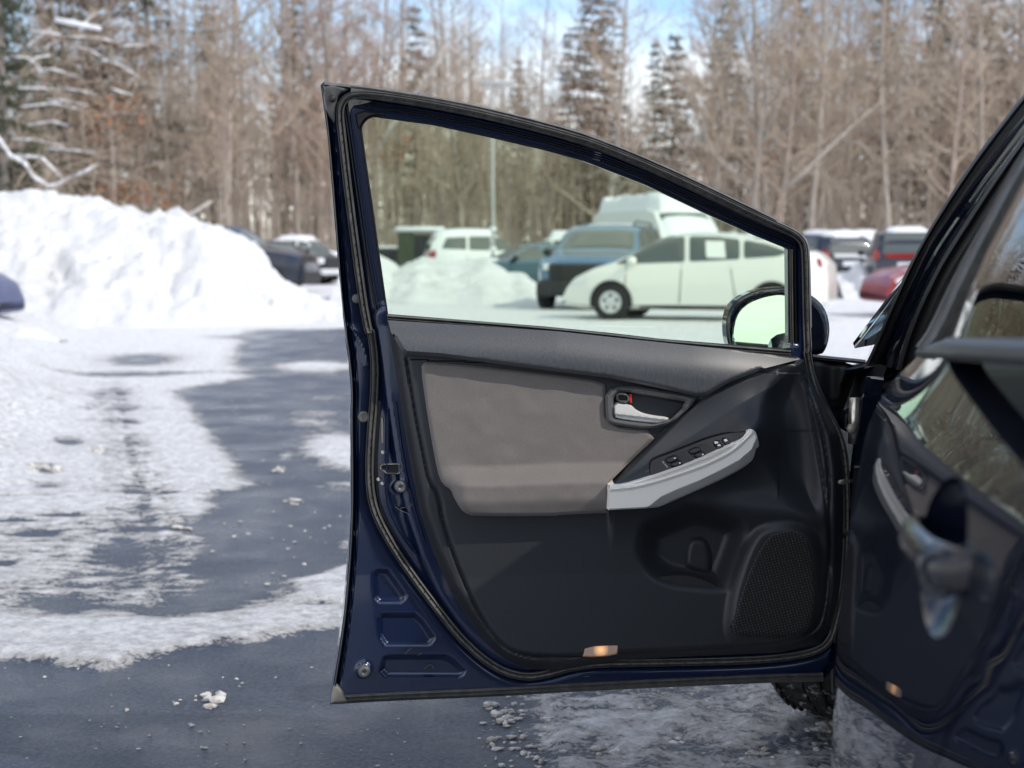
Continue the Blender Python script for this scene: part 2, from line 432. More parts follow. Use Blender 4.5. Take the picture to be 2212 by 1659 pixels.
def box(x0, x1, y0, y1, z0, z1, V=None, Fc=None):
    V = [] if V is None else V; Fc = [] if Fc is None else Fc; k = len(V)
    V += [(x, y, z) for z in (z0, z1) for x, y in ((x0, y0), (x1, y0), (x1, y1), (x0, y1))]
    Fc += [tuple(k + i for i in f) for f in ((3, 2, 1, 0), (4, 5, 6, 7), (0, 1, 5, 4), (1, 2, 6, 5), (2, 3, 7, 6), (3, 0, 4, 7))]
    return V, Fc
def rnd(poly, r):
    out = []; n = len(poly)
    for i in range(n):
        p = np.array(poly[i], float); a = np.array(poly[i - 1], float) - p; b = np.array(poly[(i + 1) % n], float) - p
        la, lb = np.linalg.norm(a), np.linalg.norm(b); ra, rb_ = min(r, la * .45), min(r, lb * .45); A = p + a / la * ra; B = p + b / lb * rb_
        for t in (0, .25, .5, .75, 1): out.append(tuple(A * (1 - t) ** 2 + 2 * t * (1 - t) * p + B * t * t))
    return out
def cr(ox, oy, s): return lambda *p: [(ox + a * s, oy + b * s) for a, b in p]
c1 = cr(658.3, 137.2, .3968); c2 = cr(658.3, 685.8, .529); c3 = cr(1206.9, 685.8, .5292); c4 = cr(1261.8, 274.3, .3306)
c5 = cr(1700.7, 164.6, .4631); c6 = cr(1700.7, 822.9, .5037); c9 = cr(1289.2, 795.5, .19836); c10 = cr(1755.5, 740.6, .1818)
c11 = cr(685.8, 1316.6, .1736); c12 = cr(1920.1, 932.6, .2646); c13 = cr(713.2, 877.8, .1984); c14 = cr(0, 658.3, .6033)
# ================================================================== GROUND
def axis(lo, hi, d, far, g=1.13):
    a = list(np.arange(lo, hi + 1e-6, d)); s = d; x = hi
    while x < far: s *= g; x += s; a.append(x)
    s = d; x = lo; pre = []
    while x > -far: s *= g; x -= s; pre.append(x)
    return np.array(pre[::-1] + a)
gx = axis(-3.0, 2.2, .028, 420, 1.10)
ya = list(np.arange(2.4, 8.0, .03)); s_ = .03; y_ = 8.0
while y_ < 900: ya.append(y_); s_ *= 1.035; y_ += s_
pre = []; s_ = .03; y_ = 2.4
while y_ > -60: s_ *= 1.2; y_ -= s_; pre.append(y_)
gy = np.array(pre[::-1] + ya)
X, Y = np.meshgrid(gx, gy); X = X.ravel(); Y = Y.ravel()
def wpoly(p): return gpt(np.array(p)[:, 0], np.array(p)[:, 1])[:, :2]
bare = [
 c14((1500, 88), (1228, 88), (900, 92), (870, 150), (850, 215), (900, 262), (640, 310), (720, 370), (735, 440), (790, 480), (840, 570), (915, 640), (760, 695), (790, 735), (680, 790), (780, 850), (740, 910), (690, 940), (820, 1000), (1150, 965), (1250, 930), (1500, 960)),
 c14((-3500, 820), (-1500, 900), (-500, 1120), (-150, 1240), (0, 1272), (150, 1290), (380, 1325), (450, 1290), (640, 1240), (900, 1210), (1060, 1185), (1230, 1158), (1450, 1150), (2200, 1190), (2300, 2600), (-1800, 2600)),
]
sn = np.full(len(X), 1.15)
Pg = np.c_[X, Y]
near = (Y > 1.2) & (Y < 30) & (np.abs(X) < 16)
idx = np.where(near)[0]
Pn = Pg[idx]
px, py = proj(np.c_[Pn, np.zeros(len(Pn))])
v = np.full(len(idx), 1.12)
for k, b in enumerate(bare):
    d = sdf(Pn, wpoly(b)); sc = .10 + .02 * np.clip(Pn[:, 1] - 4, 0, 20)
    v = np.minimum(v, 1.12 - 1.35 * sstep(d, -sc, sc))
def blob(cx, cy, rx, ry, amt, lo=None):
    global v
    (cx, cy), = c14((cx, cy)); rx *= .6033; ry *= .6033
    g = np.exp(-((px - cx) / rx) ** 2 - ((py - cy) / ry) ** 2); v = v + amt * g
# snow patches lying on the bare stream, and bare smears in the snow
for b in ((1130, 225, 190, 30, 1.3), (1200, 500, 160, 55, 1.25), (1120, 400, 160, 45, .75), (1190, 330, 120, 30, .45), (1300, 560, 170, 40, 1.0), (1240, 650, 110, 30, .7),
          (1240, 850, 60, 60, .8), (1060, 690, 60, 16, .5), (1020, 550, 40, 20, .5), (1050, 905, 50, 14, .4), (700, 720, 60, 10, .3), (1150, 1050, 500, 30, .1)):
    blob(*b)
for b in ((520, 198, 130, 22, -1.0), (430, 252, 200, 7, -.8), (700, 245, 250, 5, -.7), (800, 118, 120, 8, -.5), (243, 495, 45, 12, -1.2), (150, 595, 50, 16, -1.0), (160, 650, 60, 14, -.6), (60, 690, 140, 6, -.6),
          (230, 758, 90, 7, -1.0), (40, 778, 90, 6, -.9), (115, 820, 60, 10, -1.1), (150, 830, 200, 14, -.3), (20, 930, 40, 12, -.8), (420, 910, 110, 45, -.35), (560, 805, 200, 8, -.55),
          (600, 675, 220, 5, -.6), (330, 1085, 330, 42, -.36), (580, 1105, 120, 28, -.40), (200, 1060, 130, 30, -.25), (400, 1010, 300, 12, -.4), (760, 1060, 150, 45, -.95), (950, 1020, 180, 45, -.75), (1180, 1075, 120, 10, -.6), (500, 380, 200, 5, -.35)):
    blob(*b)
blob(330, 880, 620, 260, -.34); blob(350, 330, 420, 160, -.2); blob(200, 1080, 500, 90, -.16)
v = v + .5 * (fbm(Pn[:, 0], Pn[:, 1], 2.2, 4, 33) - .5) + .3 * (fbm(Pn[:, 0] * .5, Pn[:, 1] * 2.5, 3.0, 3, 34) - .5)
# long tyre tracks running away from the camera
for (a, b2) in (((700, 1100), (430, 260)), ((610, 1000), (400, 260)), ((560, 780), (455, 300)), ((520, 1000), (380, 300)), ((430, 1000), (350, 300))):
    (ax, ay), (bx, by) = c14(a, b2); A = gpt(ax, ay)[:2]; B = gpt(bx, by)[:2]
    d = seg_dist(Pn, [A, B], False); w_ = (B - A) / np.linalg.norm(B - A); nrm_ = np.array([-w_[1], w_[0]])
    for o_ in (-.075, -.045, -.015, .015, .045, .075): dq = seg_dist(Pn, [A + nrm_ * o_, B + nrm_ * o_], False); v = v - .20 * np.exp(-(dq / .009) ** 2) * (.5 + vnoise(Pn[:, 1] * 9, Pn[:, 0] * 4 + o_ * 90, 4))
# icy mottled ground under and beyond the door, right of the blue stretch
(q0,), (q1,) = c3((-40, 1540)), c3((1100, 1540))
d = sdf(Pn, wpoly([(1030, 1470), (1120, 1560), (1140, 1720), (1120, 2400), (2600, 2400), (2400, 1400), (1900, 1330), (1500, 1380)]))
m_ = sstep(d, -.08, .12); v = v * (1 - m_) + (.60 + .75 * (fbm(Pn[:, 0], Pn[:, 1] * 1.3, 4.5, 5, 5, .6) - .5)) * m_
sn[idx] = v
far_n = fbm(X, Y, .35, 4, 3)
sn = np.where(near, sn, 1.0 + (far_n - .45) * .6)
k = sstep(sn, .35, 1.0)
Z = k * (.006 + .022 * fbm(X, Y, 2.2, 4, 8)) + k * .012 * (fbm(X, Y, 11, 3, 9) - .5)
# heaped snow along the left edge
(e0,) = c14((0, 650))
lp = wpoly(c14((-1300, 640), (0, 640), (110, 470), (230, 380), (190, 220), (150, 60), (-600, 20), (-2600, 400)))
dl = sdf(Pg[idx], lp); hl = np.zeros(len(X)); hl[idx] = sstep(dl, -.25, 1.3) * (.06 + .30 * fbm(Pn[:, 0], Pn[:, 1], 1.6, 4, 21)) + sstep(dl, -.3, .3) * .12 * fbm(Pn[:, 0], Pn[:, 1], 7, 3, 22)
Z = Z + hl
mz = np.zeros(len(X)); mz[idx] = m_; Z = Z + mz * (.020 * np.clip(fbm(X, Y, 16, 3, 61) - .45, 0, 1) * 2)
nx, ny = len(gx), len(gy)
ii = np.arange(nx * ny).reshape(ny, nx)
fs = np.stack([ii[:-1, :-1], ii[:-1, 1:], ii[1:, 1:], ii[1:, :-1]], -1).reshape(-1, 4)
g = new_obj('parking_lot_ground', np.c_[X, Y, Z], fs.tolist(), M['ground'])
tag(g, kind='structure')
at = g.data.attributes.new('snow', 'FLOAT', 'POINT'); at.data.foreach_set('value', sn.astype(np.float32))

# loose crumbs of snow and grit lying on the ground
def lumps(name, spots, m, seed):
    V = []; Fc = []; r_ = random.Random(seed)
    bm = bmesh.new(); bmesh.ops.create_icosphere(bm, subdivisions=1, radius=1)
    bv = [v_.co.copy() for v_ in bm.verts]; bf = [[v_.index for v_ in f.verts] for f in bm.faces]; bm.free()
    for x, y, r in spots:
        k0 = len(V); sx, sy, sz = r * r_.uniform(.7, 1.4), r * r_.uniform(.6, 1.1), r * r_.uniform(.35, .7)
        for q in bv:
            j = r_.uniform(.75, 1.2); V.append((x + q.x * sx * j, y + q.y * sy * j, sz * .55 + q.z * sz * j))
        Fc += [tuple(k0 + i for i in f) for f in bf]
    return new_obj(name, V, Fc, m, smooth=False)
rc = random.Random(5); sp = []
for (cx, cy, n, s, r) in ((760, 1418, 7, 22, .018), (683, 1505, 2, 6, .014), (720, 1590, 2, 10, .010), (450, 1455, 1, 5, .008), (625, 1420, 3, 12, .008), (350, 530, 3, 6, .05), (75, 560, 3, 10, .07),
                          (118, 515, 2, 6, .04), (990, 592, 4, 14, .02), (1040, 710, 5, 26, .02), (640, 800, 3, 14, .03), (840, 1350, 2, 15, .01), (220, 570, 3, 20, .02)):
    (cx, cy), = c14((cx, cy))
    for _ in range(n):
        p = gpt(cx + rc.gauss(0, s * .5), cy + rc.gauss(0, s * .3)); sp.append((p[0], p[1], r * rc.uniform(.4, 1.2)))
for _ in range(130):
    p = gpt(rc.uniform(0, 1800), rc.uniform(1430, 1655)); sp.append((p[0], p[1], rc.uniform(.0015, .005)))
for _ in range(90):
    p = gpt(rc.uniform(430, 760), rc.uniform(860, 1290)); sp.append((p[0], p[1], rc.uniform(.003, .010)))
for _ in range(160):
    p = gpt(rc.uniform(0, 130), rc.uniform(720, 1040)); sp.append((p[0], p[1], rc.uniform(.01, .05)))
for _ in range(620):
    p = gpt(rc.uniform(1040, 1830), rc.uniform(1480, 1660)); sp.append((p[0], p[1], rc.choice((.003, .004, .006, .009)) * rc.uniform(.7, 1.5)))
for _ in range(80):                                   # a ridge of slush thrown up by the wheel, and clumps along the ice edge
    t = rc.random(); p = gpt(1600 + 200 * t + rc.gauss(0, 6), 1645 - 75 * t + rc.gauss(0, 4)); sp.append((p[0], p[1], rc.uniform(.006, .016)))
for (cx, cy) in ((1345, 1632), (1290, 1625), (1075, 1545), (1100, 1560), (1060, 1530), (1430, 1600), (1460, 1610), (1370, 1640)):
    for _ in range(7):
        p = gpt(cx + rc.gauss(0, 12), cy + rc.gauss(0, 5)); sp.append((p[0], p[1], rc.uniform(.006, .016)))
M['crumb'] = mat('dirty_snow_crumbs', (.36, .33, .30), .8, vary=((.60, .59, .58), 40, .4, .6))
tag(lumps('snow_crumbs', sp, M['crumb'], 3), kind='stuff', label='loose crumbs of dirty snow scattered over the asphalt', cat='snow crumbs')

# ================================================================== SNOW BANKS
def bank(name, prof, depth, front, backd, label, seed, rough=1.0, ext=(0, 0), step=.12, front_px=None):
    """heap whose crest follows real heights measured at 'depth'"""
    px_ = np.array(prof, float); cx = (px_[:, 0] - 1106) / F * depth; cz = CAMH + (551 - px_[:, 1]) / F * depth
    x0, x1 = cx[0] - ext[0], cx[-1] + ext[1]
    xs = np.arange(x0, x1 + step, step); ys = np.arange(depth - front * 1.35, depth + backd, step)
    XX, YY = np.meshgrid(xs, ys); H = np.interp(XX, cx, cz, left=cz[0], right=0)
    H = np.clip(H, 0, 9)
    fr = front * (.35 + .65 * np.clip(H / H.max(), 0, 1)) * (1 + .22 * (fbm(XX, YY * 0, .35, 3, seed + 3) - .5))
    t = np.where(YY < depth, (depth - YY) / fr, (YY - depth) / backd)
    prof_ = np.where(YY < depth, np.clip(1 - np.clip(t, 0, 2) ** 1.15, 0, 1), np.clip(1 - t ** 2, 0, 1))
    # chutes and lumps
    rid = fbm(XX + .25 * YY, YY * .25, 1.1, 4, seed) - .5
    lump = np.abs(fbm(XX, YY, 1.0, 5, seed + 1, .62) - .5) * 2
    slope = np.clip(prof_ * (1 - prof_) * 4, 0, 1)
    ZZ = H * prof_ + rough * (rid * .42 * slope * np.clip(H, 0, 1) + (lump - .28) * .50 * np.clip(H, 0, 1) * np.clip(prof_ * 3, 0, 1) * (.35 + .65 * slope))
    ZZ += rough * (.32 * np.abs(fbm(XX, YY, 3.1, 4, seed + 2, .6) - .5) + .20 * (fbm(XX, YY, 7, 2, seed + 5) - .5)) * np.clip(prof_ * 4, 0, 1)
    ZZ = np.where(prof_ <= 0.001, -.05, ZZ)
    nx_, ny_ = len(xs), len(ys); ii_ = np.arange(nx_ * ny_).reshape(ny_, nx_)
    f_ = np.stack([ii_[:-1, :-1], ii_[:-1, 1:], ii_[1:, 1:], ii_[1:, :-1]], -1).reshape(-1, 4)
    keep = (ZZ.ravel()[f_].max(1) > -.04); f_ = f_[keep]
    o = new_obj(name, np.c_[XX.ravel(), YY.ravel(), ZZ.ravel()], f_.tolist(), M['snow'])
    return tag(o, label, 'snow bank')
bank('snow_bank', [(-700, 400), (-300, 415), (0, 418), (80, 419), (163, 427), (230, 444), (278, 451), (310, 464), (382, 459), (410, 470), (424, 485), (486, 503), (530, 520), (552, 540), (569, 586), (608, 607), (642, 631), (690, 655), (729, 676), (800, 712)],
     25.0, 3.7, 3.5, 'tall heaped bank of ploughed snow at the left edge of the lot', 40, step=.07)
bank('snow_bank', [(795, 560), (818, 550), (845, 566), (866, 584), (873, 573), (915, 557), (956, 567), (1002, 569), (1052, 561), (1089, 584), (1107, 594), (1135, 596), (1153, 610), (1185, 632)],
     37.0, 5.0, 3, 'low lumpy snow bank seen through the door glass, left of the blue car', 60, rough=.7, ext=(.4, 0))
bank('snow_bank', [(-200, 705), (-60, 700), (0, 712), (45, 706), (75, 718), (110, 745)], 17.6, .9, 1.0, 'small snow heap in front of the blue car at the left edge', 80, rough=.5, step=.05)
bank('snow_bank', [(1835, 590), (1850, 565), (1868, 575), (1885, 600)], 37.0, 1.5, 1.5, 'small snow heap between the parked cars right of the door', 90, rough=.5, ext=(.4, .4), step=.08)

# ================================================================== PARKED CARS
PAINTS = {}
def paint(name, col, metal=.2, rough=.3):
    if name not in PAINTS: PAINTS[name] = mat(name + '_car_paint', col, rough, metal, .8)
    return PAINTS[name]
M['lamp_clear'] = mat('headlight_lens', (.75, .77, .8), .1, .3, .6)
M['lamp_red'] = mat('tail_light_lens', (.26, .008, .008), .15, 0, .6)
M['lamp_amber'] = mat('amber_lens', (.75, .22, .02), .2, 0, .5)
M['bumper_black'] = mat('bumper_plastic', (.018, .019, .021), .55)
M['paper'] = mat('white_window_paper', (.82, .84, .80), .7)
M['plate'] = mat('licence_plate', (.7, .72, .75), .5)
def interp(tab, x):
    t = np.array(tab); return np.interp(x, t[:, 0], t[:, 1])

def make_car(label, cat, L_, Wd, top, belt, bottom, wheels, wr, side_glass, front_glass, rear_glass, pm, loc, heading, group=None, snow=None, name='parked_car', extras=None, tumble=.36, blunt=.22, bed=None, rimdark=False, fine=False):
    """local frame: x forward, y left. top/belt/bottom: tables (x, z)."""
    root = empty(name, (loc[0], loc[1], 0), heading)
    tag(root, label, cat, group)
    hl = L_ / 2
    def plan(x):
        t = np.clip((np.abs(x) / hl - .55) / .45, 0, 1); return Wd / 2 * (1 - blunt * t ** 2.6)
    def hw(x, z):
        b = interp(belt, x); zt = interp(top, x)
        w = plan(x) * (1 - .05 * np.clip((.45 - z) / .3, 0, 1) ** 2)
        w = w - tumble * np.clip(z - b, 0, 3) - .03 * sstep(z, b - .12, b + .02)
        return np.maximum(w, .05)
    def side(P, o=.0, sg=1):
        x, z = P[:, 0], P[:, 1]; return np.c_[x, sg * (hw(x, z) + o), z]
    def topp(P, o=.0):
        x, f = P[:, 0], P[:, 1]; zt = interp(top, x); w = hw(x, zt - .05)
        return np.c_[x, w * f, zt - .06 * np.abs(f) ** 4 + o]
    xs = np.unique(np.r_[np.linspace(-hl, hl, 46), [t[0] for t in top], [w for w in wheels]]); xs = xs[(xs >= -hl) & (xs <= hl)]
    V = []; nr = None
    for x in xs:
        zb, zt = interp(bottom, x), interp(top, x); b = min(interp(belt, x), zt - .07)
        zs = [zb, zb + .08, zb + (b - zb) * .45, b - .1, b - .02, b + (zt - .06 - b) * .1, b + (zt - .06 - b) * .5, zt - .06]
        ring = [(x, -float(hw(x, z)) * (1 if i else .9), z) for i, z in enumerate(zs)]
        tw = float(hw(x, zt - .06)); ring += [(x, -tw * f, zt - .06 * f ** 4) for f in (.96, .85, .6, .3)] + [(x, 0, zt)]
        ring = ring + [(x, -y, z) for (x, y, z) in ring[-2::-1]]
        V.append(ring)
    k = len(V[0]); Vf = [p for r_ in V for p in r_]; Fc = []
    for i in range(len(xs) - 1):
        for a in range(k): c_ = (a + 1) % k; Fc.append((i * k + a, (i + 1) * k + a, (i + 1) * k + c_, i * k + c_))
    Fc.append(tuple(range(k))); Fc.append(tuple((len(xs) - 1) * k + a for a in range(k - 1, -1, -1)))
    body = new_obj('body', Vf, Fc, pm, root, angle=38)
    def pane(nm, poly, mapf, m_, o0, thick, parent=root, it=1, step=.12):
        def hmap(P, w): return mapf(P, w)
        def psh(V_, dw): return V_   # thin shell: sheet follows the body, edges closed below
        return relief(nm, rnd(poly, .06), lambda P, s: np.where(s < 1e-4, o0 - thick, o0), m_, parent, step=step, mapf=hmap, push=lambda V_, dw: V_ + np.array([0, 0, 1e-3]), bstep=step * .7, angle=60)
    for sg in (1, -1):
        for q in side_glass: pane('side_window', q, lambda P, w, sg=sg: side(P, w, sg), M['carglass'], .008, .006)
    if front_glass: pane('windshield', [(front_glass[0], -.86), (front_glass[1], -.84), (front_glass[1], .84), (front_glass[0], .86)], topp, M['carglass'], .012, .01)
    if rear_glass: pane('rear_window', [(rear_glass[0], -.82), (rear_glass[1], -.84), (rear_glass[1], .84), (rear_glass[0], .82)], topp, M['carglass'], .012, .01)
    for wx in wheels:
        for sg in (1, -1):
            y = float(plan(wx)) + .012; wv = .2
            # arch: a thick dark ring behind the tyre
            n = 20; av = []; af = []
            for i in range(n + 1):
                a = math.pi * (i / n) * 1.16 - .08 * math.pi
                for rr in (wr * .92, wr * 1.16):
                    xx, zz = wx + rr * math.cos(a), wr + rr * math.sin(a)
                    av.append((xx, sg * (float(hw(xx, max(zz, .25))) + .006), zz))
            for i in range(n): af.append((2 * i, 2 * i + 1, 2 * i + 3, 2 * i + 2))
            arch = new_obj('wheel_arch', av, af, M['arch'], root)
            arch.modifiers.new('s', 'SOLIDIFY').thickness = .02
            pr = [(wr * .60, .012), (wr * .72, .03), (wr * .93, .03), (wr, 0), (wr, -wv), (wr * .6, -wv)]
            vv, ff = lathe([(r_, sg * (h_ + y)) for r_, h_ in pr], 28, 'Y', (wx, 0, wr)); ty = new_obj('wheel', vv, ff, M['tyre_far'], root)
            vv, ff = lathe([(0.0001, sg * (y + .012)), (wr * .14, sg * (y + .012)), (wr * .2, sg * (y + .004)), (wr * .56, sg * (y + .004)), (wr * .64, sg * (y + .018)), (wr * .66, sg * (y - .03))], 28, 'Y', (wx, 0, wr))
            rim = new_obj('rim', vv, ff, M['bumper_black'] if rimdark else M['rim'], ty)
            hv, hf = [], []
            for i in range(5):
                a = 2 * math.pi * i / 5 + .3; cxx, czz = wx + wr * .36 * math.cos(a), wr + wr * .36 * math.sin(a); k0 = len(hv)
                for j in range(8): b2 = 2 * math.pi * j / 8; hv.append((cxx + wr * .080 * math.cos(b2), sg * (y + .012), czz + wr * .088 * math.sin(b2)))
                hf.append(tuple(k0 + j for j in range(8)))
                if fine:
                    ho = new_obj('rim_opening', hv, hf, M['arch'], ty); ho.modifiers.new('s', 'SOLIDIFY').thickness = .01; hv, hf = [], []
            if not fine:
                ho = new_obj('rim_openings', hv, hf, M['arch'], ty); ho.modifiers.new('s', 'SOLIDIFY').thickness = .01; ho['kind'] = 'stuff'
    if snow:
        for (x0, x1, th, yy) in snow:
            sd0 = rng.integers(100)
            poly = [(x0 + .05, -yy), ((x0 + x1) / 2, -yy * .97), (x1 - .05, -yy), (x1, 0), (x1 - .05, yy), ((x0 + x1) / 2, yy * .97), (x0 + .05, yy), (x0, 0)]
            def h(P, s, th=th, sd0=sd0): return -.01 + th * sstep(s, -.02, .22) * (.7 + .6 * fbm(P[:, 0] * 1.0, P[:, 1] * 1.0, 2.5, 3, int(sd0)))
            relief('snow_layer', chaikin(poly, 1), h, M['snowcap'], root, step=.10, mapf=topp, push=lambda V_, dw: V_ + np.array([0, 0, 1e-3]), angle=60)
    if extras: extras(root, side, topp, hw, pane)
    return root
def lamp(root, nm, pts, m_, mapf, o=.012, th=.01):
    return relief(nm, chaikin(pts, 1), lambda P, s: np.where(s < 1e-4, o - th, o), m_, root, step=.08, mapf=mapf, push=lambda V_, dw: V_ + np.array([0, 0, 1e-3]), angle=60)
def endbox(root, nm, x0, x1, y0, y1, z0, z1, m_, bev=.02):
    v_, f_ = box(x0, x1, y0, y1, z0, z1); o = new_obj(nm, v_, f_, m_, root, smooth=False)
    b = o.modifiers.new('b', 'BEVEL'); b.width = bev; b.segments = 2; return o
def door_mirror(root, x, z, hw, m_):
    for sg in (1, -1):
        y = float(hw(x, z)); vv, ff = lathe([(.001, 0), (.07, .01), (.095, .05), (.085, .12), (.05, .15), (.001, .155)], 12, 'X')
        vv = [(x + a - .07, sg * (y + .11) + b * 1.15, z + .04 + c_ * .85) for a, b, c_ in vv]
        new_obj('side_mirror', vv, ff, m_, root)

def seams(root, side, xs, z0, z1):
    for x in xs:
        for sg in (1, -1):
            v_ = []; zz = np.linspace(z0, z1, 8); xx = np.array([x(z) if callable(x) else x for z in zz])
            P = np.c_[xx, zz]; a = side(P, .001, sg); P2 = P + np.array([.014, 0]); b = side(P2, .001, sg)
            V_ = np.vstack([a, b]); f_ = [(i, i + 1, 8 + i + 1, 8 + i) for i in range(7)]
            o = new_obj('door_gap', V_, f_, M['arch'], root); o.modifiers.new('s', 'SOLIDIFY').thickness = .004

# --- the white hatchback beside the door glass
top_h = [(-2.23, .70), (-2.2, .98), (-2.05, 1.13), (-1.7, 1.27), (-1.2, 1.38), (-.6, 1.455), (-.1, 1.49), (.25, 1.465), (.6, 1.37), (1.0, 1.17), (1.35, 1.0), (1.7, .90), (2.0, .76), (2.15, .60), (2.23, .44)]
belt_h = [(-2.3, 1.02), (-1.5, 1.04), (0, .98), (1.1, .91), (2.3, .8)]
def ex_h(root, side, topp, hw, pane):
    for sg in (1, -1):
        lamp(root, 'headlight', [(1.72, .74), (2.0, .66), (2.12, .56), (2.0, .56), (1.78, .64)], M['lamp_clear'], lambda P, w, sg=sg: side(P, w, sg))
        lamp(root, 'turn_signal', [(1.80, .70), (1.92, .66), (1.90, .62), (1.80, .65)], M['lamp_amber'], lambda P, w, sg=sg: side(P, w, sg), .016)
        lamp(root, 'tail_light', [(-2.15, .90), (-2.08, .91), (-2.04, 1.06), (-2.12, 1.04)], M['lamp_red'], lambda P, w, sg=sg: side(P, w, sg))
    relief('window_paper', [(-.60, 1.05), (-.27, 1.06), (-.24, 1.335), (-.55, 1.33)], lambda P, s: .016, M['paper'], root, step=.1, mapf=lambda P, w: side(P, w, 1), push=lambda V_, dw: V_ + np.array([0, 1e-3, 0]))
    door_mirror(root, .95, .96, hw, paint('white', (.80, .80, .74), 0))
    seams(root, side, [lambda z: .17 - .05 * z, lambda z: 1.12 - .06 * z, lambda z: -.85 + .18 * z], .30, .95)
    for sg in (1, -1):
        lamp(root, 'sill_trim', [(-1.0, .20), (.85, .20), (.85, .27), (-1.0, .27)], M['bumper_black'], lambda P, w, sg=sg: side(P, w, sg), .006)
        for x in (-.75, .35): lamp(root, 'door_handle', [(x, .86), (x + .2, .86), (x + .2, .90), (x, .90)], paint('white', (.80, .80, .74), 0), lambda P, w, sg=sg: side(P, w, sg), .03, .03)
hd = R(180 - 19)
# centre chosen so that the nose stands at x~1218 px and the tail at ~1830 px
make_car('white hatchback seen side on through the door glass, paper in its rear window', 'car', 4.46, 1.74, top_h, belt_h, [(-2.3, .30), (-1.9, .2), (1.9, .2), (2.3, .26)], (1.33, -1.36), .315,
         [[(1.28, .945), (.66, 1.30), (.40, 1.385), (.12, 1.415), (.08, .985)], [(0.01, .99), (.04, 1.415), (-.4, 1.405), (-.80, 1.36), (-.83, 1.03)], [(-.89, 1.04), (-.87, 1.35), (-1.25, 1.28), (-1.62, 1.15), (-1.45, 1.08)]],
         (.33, 1.22), (-1.95, -1.0), paint('white', (.80, .80, .74), 0), (3.20, 24.9), hd, fine=True, extras=ex_h, snow=[(-1.0, .15, .02, .7)])

# --- light blue SUV with a black front
top_s = [(-2.42, .75), (-2.40, 1.1), (-2.3, 1.45), (-2.1, 1.66), (-1.5, 1.74), (-.4, 1.77), (.15, 1.74), (.35, 1.66), (.95, 1.22), (1.2, 1.16), (2.0, 1.06), (2.35, .97), (2.42, .78)]
belt_s = [(-2.5, 1.13), (1.1, 1.08), (2.5, .95)]
sg_s = [[(1.0, 1.13), (.42, 1.58), (.10, 1.62), (.08, 1.14)], [(.0, 1.14), (.0, 1.63), (-.85, 1.63), (-.88, 1.15)], [(-.98, 1.16), (-.96, 1.62), (-1.75, 1.58), (-1.95, 1.2)]]
def ex_s(grille=None, lamps=True, tail=True, dark=False, hood=None, rack=False, tailhi=False):
    def f(root, side, topp, hw, pane):
        if grille: 
            endbox(root, 'grille', 2.30, 2.46, -.62, .62, .45, .93, grille, .05); endbox(root, 'bumper', 2.25, 2.52, -.80, .80, .28, .62, grille, .07)
            for k_ in range(4): endbox(root, 'grille_bar', 2.45, 2.475, -.5, .5, .62 + k_ * .07, .645 + k_ * .07, M['rim'] if not dark else M['bumper_black'], .004)
        for sg in (1, -1):
            if lamps:
                endbox(root, 'headlight', 2.16, 2.40, sg * .62 - .13, sg * .62 + .13, .78, .93, M['lamp_clear'], .03)
            if tail:
                lamp(root, 'tail_light', [(-2.40, .95), (-2.18, .98), (-2.16, 1.30), (-2.34, 1.30)], M['lamp_red'], lambda P, w, sg=sg: side(P, w, sg), .015)
                endbox(root, 'rear_light', -2.45, -2.36, sg * .76 - .06, sg * .76 + .06, .98, 1.20, M['lamp_red'], .02)
        if tail:
            endbox(root, 'tailgate_strip', -2.46, -2.38, -.55, .55, 1.02, 1.14, M['lamp_red'] if tailhi else M['rim'], .01)
            endbox(root, 'licence_plate', -2.44, -2.40, -.26, .26, .78, .92, M['plate'], .004); endbox(root, 'rear_bumper', -2.52, -2.3, -.86, .86, .42, .66, M['bumper_black'], .06)
        door_mirror(root, .92, 1.12, hw, M['bumper_black'])
        seams(root, side, [.02, 1.02, -.95], .36, 1.08)
        if rack:
            for sg in (1, -1):
                v_, f_ = tube_pts([(-1.8, sg * .60, 1.70), (-1.7, sg * .60, 1.80), (-.2, sg * .60, 1.82), (.1, sg * .60, 1.74)], [.018] * 4, 6); new_obj('roof_rail', v_, f_, M['bumper_black'], root)
    return f
make_car('blue SUV with black front end facing the camera, behind the white hatchback', 'SUV', 4.85, 1.98, top_s, belt_s, [(-2.5, .42), (-2, .32), (2, .32), (2.5, .42)], (1.5, -1.48), .38, sg_s, (.40, .92), (-2.385, -2.12),
         paint('steel_blue', (.10, .18, .27), .3, .25), (2.02, 31.2), R(-90 - 17), extras=ex_s(M['bumper_black'], dark=True, rack=True), snow=[(.98, 1.15, .03, .8), (-2.0, 0.1, .02, .8)], rimdark=True)

